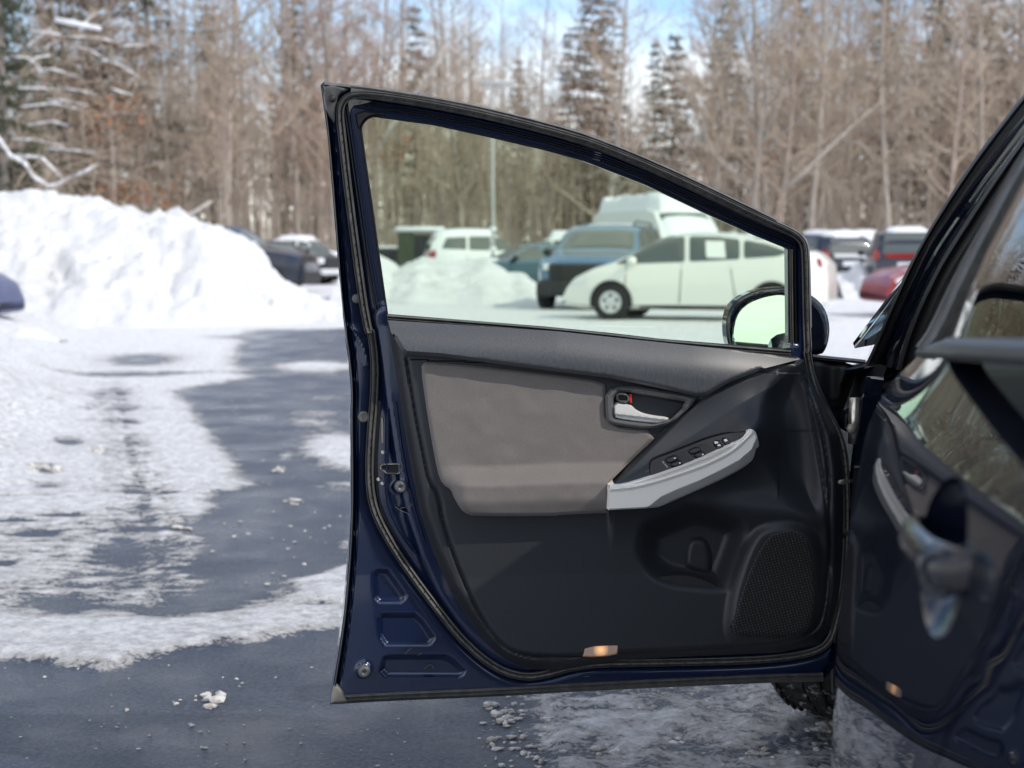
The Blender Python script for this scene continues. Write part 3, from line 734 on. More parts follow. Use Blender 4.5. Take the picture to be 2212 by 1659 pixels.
# --- the high van heaped with snow
top_v = [(-2.9, .9), (-2.88, 2.0), (-2.7, 2.36), (-2.3, 2.45), (1.0, 2.45), (1.5, 2.36), (1.9, 1.95), (2.3, 1.35), (2.6, 1.15), (2.9, .95), (2.95, .6)]
def ex_v(root, side, topp, hw, pane):
    door_mirror(root, 1.75, 1.3, hw, M['bumper_black']); seams(root, side, [.9, 1.75, -1.9], .4, 1.9)
    for sg in (1, -1): endbox(root, 'tail_light', -2.94, -2.86, sg * .86 - .05, sg * .86 + .05, 1.0, 1.5, M['lamp_red'], .01)
    endbox(root, 'rear_window', -2.91, -2.85, -.7, .7, 1.5, 2.0, M['carglass'], .02)
make_car('white high-roofed van buried in thick snow behind the blue SUV', 'van', 5.8, 2.05, top_v, [(-3, 1.25), (3, 1.2)], [(-3, .4), (3, .4)], (1.9, -1.8), .36, [[(1.85, 1.35), (1.55, 1.9), (1.0, 1.95), (1.0, 1.35)]], (1.55, 2.25), None,
         paint('van_white', (.74, .76, .76), 0), (4.30, 43.5), R(-68), extras=ex_v, snow=[(-2.88, 1.5, .42, .99), (1.6, 2.4, .15, .9)], tumble=.10, blunt=.12)

# --- sedans / pickups
top_c = [(-2.3, .72), (-2.25, .98), (-1.7, 1.05), (-1.45, 1.10), (-.8, 1.40), (-.2, 1.46), (.2, 1.43), (.95, 1.06), (1.2, .98), (2.0, .86), (2.2, .74), (2.3, .5)]
belt_c = [(-2.4, .98), (0, .95), (1.1, .92), (2.4, .8)]
sg_c = [[(.95, .98), (.35, 1.33), (.02, 1.36), (0, .99)], [(-.08, .99), (-.06, 1.36), (-.7, 1.31), (-1.15, 1.10), (-1.0, 1.01)]]
def ex_c(root, side, topp, hw, pane):
    for sg in (1, -1):
        lamp(root, 'headlight', [(1.85, .78), (2.12, .72), (2.2, .62), (2.0, .60), (1.86, .66)], M['lamp_clear'], lambda P, w, sg=sg: side(P, w, sg))
        lamp(root, 'turn_signal', [(1.74, .76), (1.86, .75), (1.86, .66), (1.74, .66)], M['lamp_amber'], lambda P, w, sg=sg: side(P, w, sg), .014)
        lamp(root, 'tail_light', [(-2.22, .76), (-1.95, .78), (-1.95, .94), (-2.2, .95)], M['lamp_red'], lambda P, w, sg=sg: side(P, w, sg))
    endbox(root, 'bumper', 2.1, 2.3, -.7, .7, .28, .5, M['bumper_black'], .06)
    door_mirror(root, .85, .98, hw, M['bumper_black']); seams(root, side, [-.03, .98, -.98], .3, .93)
top_p = [(-2.75, .6), (-2.74, 1.10), (-1.25, 1.12), (-1.22, 1.5), (-1.12, 1.80), (-.5, 1.84), (.15, 1.82), (.35, 1.74), (.95, 1.26), (1.2, 1.18), (2.3, 1.10), (2.65, 1.02), (2.75, .7)]
sg_p = [[(.95, 1.18), (.42, 1.66), (.08, 1.68), (.05, 1.18)], [(-.03, 1.18), (-.02, 1.70), (-.95, 1.68), (-1.0, 1.18)]]
def ex_p(root, side, topp, hw, pane):
    endbox(root, 'grille', 2.62, 2.80, -.6, .6, .62, 1.0, M['bumper_black'], .04); endbox(root, 'bumper', 2.6, 2.86, -.88, .88, .38, .6, M['rim'], .05)
    for sg in (1, -1):
        endbox(root, 'headlight', 2.5, 2.76, sg * .76 - .12, sg * .76 + .12, .78, 1.0, M['lamp_clear'], .03)
        endbox(root, 'turn_signal', 2.4, 2.6, sg * .89 - .03, sg * .89 + .03, .84, 1.0, M['lamp_amber'], .01)
        endbox(root, 'tail_light', -2.78, -2.66, sg * .88 - .05, sg * .88 + .05, .75, 1.08, M['lamp_red'], .01)
    door_mirror(root, .9, 1.2, hw, M['bumper_black']); seams(root, side, [0, 1.0, -1.05, -1.2], .4, 1.1)
    endbox(root, 'bed_floor', -2.65, -1.3, -.72, .72, 1.09, 1.135, M['bumper_black'], .004)
bot = [(-2.8, .36), (-2, .26), (2, .26), (2.8, .36)]
botp = [(-2.8, .5), (-2, .42), (2, .42), (2.8, .5)]
def X_at(px, y): return (px - 1106) / F * y
G2 = 'parked cars at the far side of the lot'
make_car('dark teal sedan half hidden behind the low snow bank, left of the blue SUV', 'car', 4.6, 1.8, top_c, belt_c, bot, (1.4, -1.38), .32, sg_c, (.28, .9), (-1.5, -.85), paint('teal', (.02, .065, .09), .4), (X_at(1150, 42), 42), R(200), G2, extras=ex_c, snow=[(-2.2, -1.6, .1, .85), (1.1, 1.6, .08, .7)])
make_car('white SUV with rounded back and snow on its roof beside the light pole', 'SUV', 4.85, 1.95, [(a, b * 1.12) for a, b in top_s], [(a, b * 1.1) for a, b in belt_s], bot, (1.5, -1.48), .37, [[(a, b * 1.12) for a, b in q] for q in sg_s], (.40, .92), (-2.385, -2.12), paint('far_white', (.74, .76, .75), 0), (X_at(1052, 58), 58), R(12), G2,
         extras=ex_s(M['bumper_black']), snow=[(-2.25, .3, .16, .95)])
make_car('white pickup with snow on its cab, behind the teal sedan', 'pickup truck', 5.5, 2.0, top_p, [(-3, 1.12), (3, 1.1)], botp, (1.75, -1.7), .40, sg_p, (.42, .92), (-1.215, -1.13), paint('far_white', (.74, .76, .75), 0), (X_at(1200, 61), 61), R(170), G2, extras=ex_p, snow=[(-1.1, .3, .28, .95), (1.2, 2.4, .12, .8)])
make_car('navy SUV half buried behind the tall snow bank at left', 'SUV', 4.95, 2.0, [(a, b * 1.13) for a, b in top_s], [(a, b * 1.12) for a, b in belt_s], bot, (1.5, -1.48), .38, sg_s, (.40, .92), (-2.385, -2.12), paint('far_navy', (.010, .014, .028), .2), (X_at(505, 44), 44), R(-10), G2, extras=ex_s(M['bumper_black'], rack=True))
make_car('dark blue pickup with amber signal, left of the white pickup', 'pickup truck', 5.5, 2.0, [(a, b * .9) for a, b in top_p], [(-3, 1.02), (3, 1.0)], botp, (1.75, -1.7), .40, [[(a, b * .9) for a, b in q] for q in sg_p], (.42, .92), (-1.215, -1.13), paint('far_navy', (.010, .014, .028), .2), (X_at(590, 55), 55), R(-26), G2, extras=ex_p)
make_car('white pickup with snowy roof and hood left of the open door', 'pickup truck', 5.5, 2.0, top_p, [(-3, 1.12), (3, 1.1)], botp, (1.75, -1.7), .42, sg_p, (.42, .92), (-1.215, -1.13), paint('far_white', (.74, .76, .75), 0), (X_at(662, 62), 62), R(-20), G2, extras=ex_p, snow=[(-1.1, .3, .12, .95), (1.2, 2.5, .10, .85)])
make_car('dark navy sedan parked behind the amber-lit pickup at left', 'car', 4.6, 1.8, top_c, belt_c, bot, (1.4, -1.38), .32, sg_c, (.28, .9), (-1.5, -.85), paint('far_navy', (.010, .014, .028), .2), (X_at(665, 57.5), 57.5), R(-30), G2, extras=ex_c)
make_car('blue car whose nose enters at the left edge', 'car', 4.6, 1.8, top_c, belt_c, bot, (1.4, -1.38), .32, sg_c, (.28, .9), (-1.5, -.85), mat('left_edge_blue_paint', (.008, .022, .12), .35, 0, .15), (X_at(38, 20.6) - 2.42, 20.6), R(4), extras=ex_c)
make_car('dark SUV with snow along its roof just right of the door frame', 'SUV', 4.85, 1.95, top_s, belt_s, bot, (1.5, -1.48), .38, sg_s, (.40, .92), (-2.385, -2.12), paint('far_navy', (.010, .014, .028), .2), (X_at(1757, 45), 45), R(104), G2, extras=ex_s(M['bumper_black']), snow=[(-2.2, 0.1, .10, .8)])
make_car('dark grey SUV with snow heaped on its roof, second right of the door frame', 'SUV', 4.85, 1.95, top_s, belt_s, bot, (1.5, -1.48), .38, sg_s, (.40, .92), (-2.385, -2.12), paint('far_grey', (.04, .042, .05), .4), (X_at(1822, 52), 52), R(100), G2, extras=ex_s(M['bumper_black']), snow=[(-2.2, 0.1, .22, .9), (1.0, 2.2, .12, .8)])
make_car('blue-roofed black SUV seen from behind with a red strip across its tailgate', 'SUV', 4.85, 1.98, top_s, belt_s, bot, (1.5, -1.48), .38, sg_s, (.40, .92), (-2.385, -2.12), paint('far_blue2', (.010, .014, .03), .2), (X_at(1948, 38.5), 38.5), R(78), G2, extras=ex_s(M['bumper_black'], tailhi=True), snow=[(-2.1, 0.1, .08, .7)])
make_car('red car with its nose just left of the windshield pillar', 'car', 4.6, 1.8, top_c, belt_c, bot, (1.4, -1.38), .32, sg_c, (.28, .9), (-1.5, -.85), paint('red', (.30, .012, .018), .2), (X_at(1884, 25.5) + 2.42, 26.3), R(186), extras=ex_c, snow=[(-2.1, -1.6, .04, .8)])
make_car('silver car with snow on its trunk, far right between the SUVs', 'car', 4.6, 1.8, top_c, belt_c, bot, (1.4, -1.38), .32, sg_c, (.28, .9), (-1.5, -.85), paint('silver_far', (.45, .47, .5), .5), (X_at(1845, 52), 52), R(95), G2, extras=ex_c, snow=[(-2.1, 1.9, .12, .85)])
make_car('white hatchback buried in snow at the far side of the lot behind the van', 'car', 4.46, 1.74, top_h, belt_h, bot, (1.33, -1.36), .315, [[(1.12, .955), (.55, 1.27), (.12, 1.40), (.08, .99)]], (.33, 1.22), (-1.95, -1.0), paint('far_white', (.74, .76, .75), 0), (X_at(1600, 46), 46), R(85), G2, snow=[(-2.0, 1.9, .3, .95)])

# --- dumpster
dt = empty('dumpster', (X_at(908, 62), 62, 0), R(4)); tag(dt, 'dark green dumpster with a snow-covered lid at the far side of the lot', 'dumpster')
M['dgreen'] = mat('dumpster_green', (.035, .05, .022), .6); M['dblack'] = mat('dumpster_black', (.02, .022, .024), .6)
v_, f_ = box(-.95, -.25, -.8, .8, .25, 2.05); new_obj('side_bin', v_, f_, M['dgreen'], dt, smooth=False)
v_, f_ = box(-.245, .95, -.8, .8, .55, 1.95); new_obj('bin', v_, f_, M['dblack'], dt, smooth=False)
for k_ in range(4):
    v_, f_ = box(-.1 + k_ * .3, -.04 + k_ * .3, -.86, -.803, .6, 1.9); new_obj('rib', v_, f_, M['dblack'], dt, smooth=False)
for sx in (-.8, .8):
    v_, f_ = tube_pts([(sx, -.7, 0), (sx, -.7, .5)], [.08, .08], 8); new_obj('foot', v_, f_, M['dblack'], dt)
v_, f_ = box(-1.05, 1.05, -.9, .9, 2.053, 2.28); o = new_obj('snow_layer', v_, f_, M['snowcap'], dt); o.modifiers.new('b', 'BEVEL').width = .09
fe = empty('storage_bin', (X_at(838, 64), 64, 0)); tag(fe, 'low dark storage bin with snow on top, left of the dumpster', 'bin')
v_, f_ = box(-1.0, .8, -.5, .5, .2, 1.35); new_obj('bin', v_, f_, M['dblack'], fe, smooth=False)
v_, f_ = box(-1.02, .82, -.52, .52, 1.353, 1.5); o = new_obj('snow_layer', v_, f_, M['snowcap'], fe); o.modifiers.new('b', 'BEVEL').width = .05
# --- light pole
lp_ = empty('light_pole', (X_at(1065, 52), 52, 0)); tag(lp_, 'slim grey parking lot light pole rising beyond the door glass', 'light pole')
M['pole'] = mat('pole_grey', (.42, .43, .42), .6, .1)
v_, f_ = lathe([(.001, 0), (.24, 0), (.24, .5), (.05, .52), (.055, .55), (.055, 3), (.045, 7.0), (.001, 7.0)], 14, 'Z'); new_obj('pole', v_, f_, M['pole'], lp_)
v_, f_ = tube_pts([(0, 0, 6.95), (.3, 0, 7.1), (.6, 0, 7.12)], [.04, .035, .03], 8); new_obj('arm', v_, f_, M['pole'], lp_)
v_, f_ = box(-.45, .75, -.18, .18, 7.05, 7.2); o = new_obj('lamp_head', v_, f_, M['pole'], lp_); o.modifiers.new('b', 'BEVEL').width = .04
v_, f_ = box(-.3, .6, -.12, .12, 7.03, 7.047); new_obj('lens', v_, f_, M['plate'], lp_, smooth=False)
for zz in (2.0, 1.3):
    v_, f_ = lathe([(.001, zz - .1), (.12, zz - .05), (.14, zz + .05), (.001, zz + .14)], 10, 'Z'); new_obj('snow_clump', v_, f_, M['snowcap'], lp_)
# ================================================================== TREES
M['bark'] = mat('bare_bark', (.31, .27, .235), .9, bump=((14, 14, 3), .6, .03), vary=((.44, .39, .345), (5, 5, 1.3), .4, .7))
M['bark_red'] = mat('reddish_bark', (.30, .235, .20), .9, vary=((.42, .34, .30), (5, 5, 1.3), .4, .7))
M['bark_pale'] = mat('pale_bark', (.40, .36, .32), .85, vary=((.60, .57, .54), (4, 4, 2), .4, .7))
M['twig'] = mat('twigs', (.43, .35, .275), .9)
M['twig_red'] = mat('reddish_twigs', (.42, .31, .25), .9)
M['needle'] = mat('pine_needles', (.055, .068, .036), .8, vary=((.12, .13, .075), 1.5, .35, .7))
M['needle_brown'] = mat('brown_needles', (.15, .105, .07), .85, vary=((.21, .15, .11), 1.5, .35, .7))
M['leaf_orange'] = mat('dry_oak_leaves', (.24, .11, .05), .8)
M['frost'] = mat('snow_lined_bark', (.38, .36, .35), .8, vary=((.80, .81, .84), (3, 3, 3), .40, .55))
M['brush'] = mat('brushwood', (.34, .27, .215), .9, vary=((.48, .41, .34), .6, .35, .7))
def rvec(r, s): return Vector((r.gauss(0, s), r.gauss(0, s), r.gauss(0, s)))
def bare_tree(seed, H=20, r0=.16, lean=.02, first=.25, nb=34, spread=.55, fork=False):
    r = random.Random(seed); TV, TF, CV, CF = [], [], [], []
    # trunk
    pts = []; p = Vector((0, 0, -.1)); d = Vector((r.gauss(0, lean), r.gauss(0, lean), 1)).normalized(); n = 12
    for i in range(n + 1):
        pts.append(p.copy()); p = p + d * (H / n); d = (d + Vector((r.gauss(0, .035), r.gauss(0, .035), .06))).normalized()
    rad = [r0 * (1 - .93 * (i / n) ** .9) + .008 for i in range(n + 1)]
    tube_pts(pts, rad, 6, TV, TF)
    def at(t):
        f = t * n; i = min(int(f), n - 1); return pts[i].lerp(pts[i + 1], f - i), rad[i] + (rad[i + 1] - rad[i]) * (f - i)
    def branch(p, d, L_, rr, lev):
        m_ = 4 if lev == 0 else 3; q = [p.copy()]; dd = d.copy()
        for i in range(m_):
            p = p + dd * (L_ / m_); q.append(p.copy()); dd = (dd + rvec(r, .16) + Vector((0, 0, .13))).normalized()
        tube_pts(q, [rr * (1 - .8 * i / m_) + .004 for i in range(m_ + 1)], 4 if lev == 0 else 3, CV, CF)
        if lev < 2:
            for k_ in range(r.randint(4, 6) if lev == 0 else r.randint(2, 4)):
                t = r.uniform(.25, 1); i = min(int(t * m_), m_ - 1); s = q[i].lerp(q[i + 1], t * m_ - i)
                nd = (dd + rvec(r, .55)).normalized(); branch(s, nd, L_ * r.uniform(.35, .6), rr * .5, lev + 1)
    for k_ in range(nb):
        t = first + (1 - first) * (k_ + r.random()) / nb; s, rr = at(min(t, .995)); a = r.uniform(0, 6.283)
        el = r.uniform(.35, 1.0); d = Vector((math.cos(a), math.sin(a), el)).normalized()
        branch(s, d, H * spread * .30 * (1.15 - t) * r.uniform(.7, 1.3) + .6, rr * r.uniform(.35, .55), 0)
    return (TV, TF), (CV, CF)
def pine_tree(seed, H=18, r0=.18, dens=1.0, w=.22, first=.12):
    r = random.Random(seed); TV, TF, CV, CF = [], [], [], []
    tube_pts([(0, 0, -.1), (r.gauss(0, .1), r.gauss(0, .1), H * .5), (r.gauss(0, .2), r.gauss(0, .2), H)], [r0, r0 * .6, .02], 7, TV, TF)
    z = H * first
    while z < H * .99:
        t = z / H; Lm = w * H * (1.04 - t) ** .8 * (.75 if t < .25 else 1)
        for k_ in range(int(r.uniform(4, 7))):
            a = r.uniform(0, 6.283); L_ = Lm * r.uniform(.6, 1.1); d = Vector((math.cos(a), math.sin(a), r.uniform(-.15, .25)))
            q = [Vector((0, 0, z)) + d * (L_ * f) + Vector((0, 0, -.12 * L_ * f * f)) for f in (0, .5, 1)]
            tube_pts(q, [.035, .02, .006], 3, TV, TF)
            m_ = int(L_ * 10 * dens) + 3
            for j in range(m_):
                f = r.uniform(.2, 1.02); c_ = q[0].lerp(q[2], f) + Vector((r.gauss(0, .13 + .12 * L_ * (1 - f * .6)), r.gauss(0, .13 + .12 * L_ * (1 - f * .6)), r.gauss(-.02, .09)))
                for _ in range(2):
                    u = rvec(r, 1).normalized() * r.uniform(.10, .26); v2 = rvec(r, 1).normalized() * r.uniform(.04, .09); k0 = len(CV)
                    CV.extend([tuple(c_ - u), tuple(c_ + v2), tuple(c_ + u), tuple(c_ - v2)]); CF.append((k0, k0 + 1, k0 + 2, k0 + 3))
        z += r.uniform(.35, .7)
    return (TV, TF), (CV, CF)
def mesh_of(name, vf, m):
    me = bpy.data.meshes.new(name); me.from_pydata(vf[0], [], vf[1]); me.materials.append(m); me.polygons.foreach_set('use_smooth', [True] * len(me.polygons)); return me
protos = []
KB = ['slim bare tree', 'tall bare tree']
for i, (H, r0, nb, sp_, mb, mt) in enumerate(((21, .15, 36, .5, 'bark', 'twig'), (23, .19, 40, .6, 'bark', 'twig'), (19, .12, 34, .45, 'bark_red', 'twig_red'), (24, .21, 40, .7, 'bark', 'twig_red'), (17, .09, 34, .5, 'bark', 'twig'), (22, .14, 38, .55, 'bark_red', 'twig'))):
    a, b = bare_tree(50 + i, H, r0, .025, .14 if i % 2 else .25, nb, sp_)
    protos.append(('bare_tree', mesh_of('trunk', a, M[mb]), mesh_of('crown', b, M[mt])))
pines = []
for i, (H, w, dn, mm) in enumerate(((19, .17, 1.0, 'needle'), (23, .13, .9, 'needle'), (15, .20, 1.1, 'needle'), (21, .175, 1.1, 'needle_brown'))):
    a, b = pine_tree(90 + i, H, .2, dn, w, .14); pines.append(('pine_tree', mesh_of('trunk', a, M['bark']), mesh_of('crown', b, M[mm])))
def plant(pr, x, y, sc, rz, label, group, cat='tree'):
    e = empty(pr[0], (x, y, 0), rz); e.scale = (sc, sc, sc); tag(e, label, cat, group)
    for nm, me in (('trunk', pr[1]), ('crown', pr[2])):
        o = bpy.data.objects.new(nm, me); COL.objects.link(o); o.parent = e
    return e
rt = random.Random(21)
spots = []
def try_spot(x, y, md):
    for a, b in spots:
        if (a - x) ** 2 + (b - y) ** 2 < md * md: return False
    spots.append((x, y)); return True
GB = 'bare woodland trees behind the parking lot'; GP = 'pines among the bare woodland'
nb_ = 0
def zone(px_): return 'left of the open door' if px_ < 693 else 'behind and above the door glass' if px_ < 1290 else 'right of the door frame corner' if px_ < 1780 else 'far right, beyond the windshield pillar'
def TL(pr, px_):
    k_ = protos.index(pr); return ('slim grey-brown', 'tall grey-brown', 'reddish', 'stout reddish-twigged', 'thin low-branched', 'tall reddish-barked')[k_] + ' bare tree ' + zone(px_)
for _ in range(4000):
    if nb_ >= 245: break
    y = rt.uniform(70, 122) if rt.random() < .9 else rt.uniform(64, 72)
    x = rt.uniform(-.47, .50) * y
    px_ = 1106 + F * x / y
    if 1370 < px_ < 1440 and y < 95: continue
    if 1270 < px_ < 1500 and y > 74 and rt.random() < .55: continue
    if not try_spot(x, y, 1.8): continue
    pr = protos[rt.randrange(6)]; nb_ += 1
    plant(pr, x, y, rt.uniform(.72, 1.08) * (.66 if 1330 < px_ < 1530 else .74 if 1040 < px_ < 1290 else .88 if 900 < px_ < 1500 else 1), rt.uniform(0, 6.28), TL(pr, px_), GB)
for _ in range(70):                                   # the woods go on beyond both sides of the picture
    y = rt.uniform(68, 110); x = rt.choice((rt.uniform(-.85, -.47), rt.uniform(.50, .95))) * y
    if try_spot(x, y, 2.2): pr = protos[rt.randrange(6)]; plant(pr, x, y, rt.uniform(.75, 1.08), rt.uniform(0, 6.28), 'bare tree outside the picture, where the woods go on', 'bare woodland trees beyond the picture edges')
for (px_, y, pi, sc) in ((20, 66, 1, 1.0), (150, 72, 0, 1.05), (330, 80, 1, 1.0), (1262, 84, 3, .76), (1300, 90, 3, .92), (1225, 95, 3, .74), (1450, 76, 2, .84), (1410, 88, 0, .72), (1560, 96, 0, .95), (1720, 92, 1, .9), (2010, 86, 0, 1.0), (2120, 82, 1, .95),
                       (640, 98, 1, .95), (1120, 100, 0, .75), (900, 96, 0, .9), (460, 92, 0, 1.0), (1900, 96, 1, 1.0), (2300, 84, 0, 1.0), (-150, 66, 0, 1.1), (-350, 60, 1, 1.0), (250, 62, 3, .8)):
    kind = {3: 'brown-needled conifer %s' % ('rising left of the sky gap' if px_ > 1270 else 'just left of that brown conifer, above the door frame' if px_ > 1000 else 'behind the snowy branches at left'), 2: 'short dark pine beside the gap of open sky'}.get(pi, '%s green pine among the bare trees %s' % ('narrow dark' if pi == 1 else 'broad dark', zone(px_)))
    plant(pines[pi], X_at(px_, y), y, sc, rt.uniform(0, 6.28), kind, GP if pi < 2 else ('brown conifers behind the lot' if pi == 3 else None))
# the spreading pale tree on the right, and pale leaning trunks: traced limbs, each a thing of its own
def limb_tree(name, label, y, limbs, m, twigs=22, seed=1, tw='twig', snow=False, cat='tree', dy=1.6):
    r = random.Random(seed); root = empty(name, (X_at(limbs[0][0][0], y), y, 0)); root['_inv'] = 1; tag(root, label, cat)
    TV, TF, CV, CF = [], [], [], []
    for li, lm in enumerate(limbs):
        off = 0 if li == 0 else r.uniform(-dy, dy)
        P = [tuple(at_depth(a, b, y + off * k_ / (len(lm) - 1))) for k_, (a, b, c_) in enumerate(lm)]; rad = [c_ / F * y / 2 for _, _, c_ in lm]
        tube_pts(P, rad, 7, TV, TF)
        for _ in range(twigs if li else twigs // 2):
            t = r.uniform(.25, 1) * (len(P) - 1); i = min(int(t), len(P) - 2); s = Vector(P[i]).lerp(Vector(P[i + 1]), t - i)
            d = (Vector(P[i + 1]) - Vector(P[i])).normalized()
            nd = (d * .8 + rvec(r, .6)).normalized(); L_ = r.uniform(.5, 2.0)
            q = [s, s + nd * L_ * .5, s + (nd + rvec(r, .2)) * L_]; tube_pts(q, [.02, .013, .005], 3, CV, CF)
            for _ in range(3):
                s2 = q[1].lerp(q[2], r.random()); tube_pts([s2, s2 + (nd + rvec(r, .6)) * L_ * .5], [.010, .004], 3, CV, CF)
    new_obj('trunk', TV, TF, m, root)
    if CV: new_obj('crown', CV, CF, M[tw], root)
    return root
limb_tree('spreading_tree', 'spreading pale bare tree with many limbs right of the sky gap', 66,
          [[(1640, 545, 17), (1630, 430, 15), (1640, 300, 13), (1655, 190, 9), (1640, 60, 6)], [(1640, 320, 11), (1690, 200, 9), (1735, 90, 8), (1775, -20, 5)], [(1635, 420, 10), (1540, 330, 9), (1480, 190, 7), (1420, 90, 4)],
           [(1650, 330, 8), (1730, 250, 8), (1810, 180, 6), (1870, 120, 3)], [(1655, 300, 7), (1560, 220, 6), (1490, 170, 4)], [(1640, 200, 8), (1610, 90, 6), (1590, 0, 4)], [(1640, 460, 7), (1700, 330, 6), (1715, 200, 4), (1760, 100, 3)]], M['bark'], 40, 3)
limb_tree('leaning_trunk', 'pale snow-dusted trunk leaning up to the right behind the dark SUVs', 62, [[(1685, 415, 11), (1740, 370, 10), (1800, 310, 9), (1860, 255, 6), (1910, 215, 4)], [(1815, 300, 5), (1860, 310, 4), (1895, 345, 3)], [(1850, 262, 4), (1840, 215, 3)], [(1740, 370, 4), (1790, 400, 3), (1830, 390, 2)]], M['bark'], 16, 5, cat='tree')
limb_tree('leaning_trunk', 'pale birch trunk leaning right above the top corner of the door', 68, [[(800, 345, 9), (870, 240, 9), (920, 170, 8), (985, 80, 6), (1010, 40, 4)], [(905, 210, 7), (960, 185, 7), (1010, 172, 5)], [(930, 165, 5), (960, 100, 4)]], M['bark_pale'], 6, 6)
# snowy dead branches at the left
L_c7 = cr(0, 329.1, .3472)
limb_tree('snowy_deadfall', 'fallen snow-laden limb with forked branches above the tall snow bank', 40, [[*[(a, b, 9) for a, b in L_c7((-30, -120), (60, 15), (150, 60), (210, 150), (300, 210))], (128, 398, 8)], [(118, 400, 7), (160, 380, 8), (212, 356, 7)], [(35, 335, 6), (90, 340, 7), (135, 385, 5)]], M['frost'], 14, 8, cat='fallen branch', dy=.4)
limb_tree('snowy_branch', 'thick snow-capped branch at the upper left corner', 44, [[(120, 42, 10), (160, 50, 12), (218, 62, 9)]], M['snowcap'], 5, 9, cat='branch')
limb_tree('snowy_deadfall', 'short broken snowy limb sticking out behind the tall snow bank', 40, [[(395, 475, 9), (430, 452, 9), (458, 434, 6)]], M['bark_pale'], 2, 10, cat='fallen branch')
rb = random.Random(31)
M['twig_frost'] = mat('frosted_twigs', (.5, .49, .48), .8)
ORD = ['first', 'second', 'third', 'fourth', 'fifth', 'sixth', 'seventh', 'eighth', 'ninth', 'tenth', 'eleventh', 'twelfth', 'thirteenth', 'fourteenth', 'fifteenth', 'sixteenth', 'seventeenth', 'eighteenth', 'nineteenth', 'lowest']
for k_, (a, b, c_, d_) in enumerate(sorted(((65, 65, 150, 80), (150, 78, 260, 92), (110, 120, 60, 140), (150, 100, 240, 135), (260, 100, 320, 98), (70, 150, 170, 165), (40, 190, 130, 195), (130, 190, 210, 205), (45, 230, 180, 238), (60, 270, 150, 272), (230, 45, 280, 50), (100, 320, 210, 330), (240, 190, 285, 205), (95, 110, 130, 85), (170, 72, 205, 30), (20, 120, 90, 150), (100, 215, 190, 228), (30, 300, 140, 318), (220, 130, 300, 165), (60, 100, 110, 60)), key=lambda q: q[1] + q[3])):
    yy = rb.uniform(50, 54)
    limb_tree('snowy_branch', 'thin snow-lined branch, %s from the top among the dark trees at left' % ORD[k_], yy, [[(a, b, 3.5), ((a + c_) / 2 + rb.uniform(-8, 8), (b + d_) / 2 - rb.uniform(0, 12), 4.5), (c_, d_, 2)]], M['frost'], 9, 40 + k_, cat='branch')['group'] = 'snowy branches at left'
# dry orange leaves clusters (beech/oak)
def leaves(label, px_, py_, y, n, sx, sz, seed):
    r = random.Random(seed); c_ = at_depth(px_, py_, y); V, Fc = [], []
    root = empty('oak_sapling', (c_[0], y, 0)); root['_inv'] = 1; tag(root, label, 'sapling')
    TV, TF = [], []; tube_pts([(c_[0], y, 0), (c_[0] + .1, y, c_[2] * .6), (c_[0] - .1, y, c_[2] + sz)], [.04, .03, .008], 5, TV, TF)
    for _ in range(10):
        z = c_[2] + r.uniform(-sz, sz); tube_pts([(c_[0], y, z - .3), (c_[0] + r.gauss(0, sx), y + r.gauss(0, sx), z + .2)], [.015, .005], 3, TV, TF)
    new_obj('stem', TV, TF, M['bark'], root)
    for _ in range(n):
        p = Vector((c_[0] + r.gauss(0, sx), y + r.gauss(0, sx), c_[2] + r.gauss(0, sz))); u = rvec(r, .06); w_ = rvec(r, .05); k0 = len(V)
        V.extend([tuple(p - u), tuple(p + w_), tuple(p + u), tuple(p - w_)]); Fc.append((k0, k0 + 1, k0 + 2, k0 + 3))
    new_obj('dry_leaves', V, Fc, M['leaf_orange'], root)
leaves('sapling with a cluster of dry orange leaves in the dark woods at left', 240, 245, 56, 150, .65, .5, 1)
leaves('low sapling with rust leaves just behind the tall snow bank', 310, 420, 50, 160, .75, .35, 2)
leaves('sapling with rust leaves seen through the upper left of the door glass', 830, 335, 66, 110, .7, .35, 3)
leaves('sapling with rust leaves left of the leaning pale trunk at right', 1655, 350, 70, 70, .4, .4, 4)
# brushwood band
V, Fc = [], []; r = random.Random(77)
for _ in range(7600):
    y = r.uniform(65, 112); x = r.uniform(-.6, .7) * y; h = r.uniform(1.2, 7.5) if r.random() < .6 else r.uniform(4, 12); k0 = len(V); w_ = r.uniform(.012, .035); lx, ly = r.gauss(0, .14) * h, r.gauss(0, .1) * h
    for (zz, f) in ((0, 1), (h * .5, .7), (h, .2)):
        t = zz / h
        for a in (0, 2.09, 4.19): V.append((x + lx * t * t + w_ * f * math.cos(a), y + ly * t * t + w_ * f * math.sin(a), zz))
    for q in (0, 3):
        for a in range(3): b_ = (a + 1) % 3; Fc.append((k0 + q + a, k0 + q + b_, k0 + q + 3 + b_, k0 + q + 3 + a))
tag(new_obj('brushwood', V, Fc, M['brush']), kind='stuff', label='dense brown brushwood and saplings filling the woods', cat='brushwood')
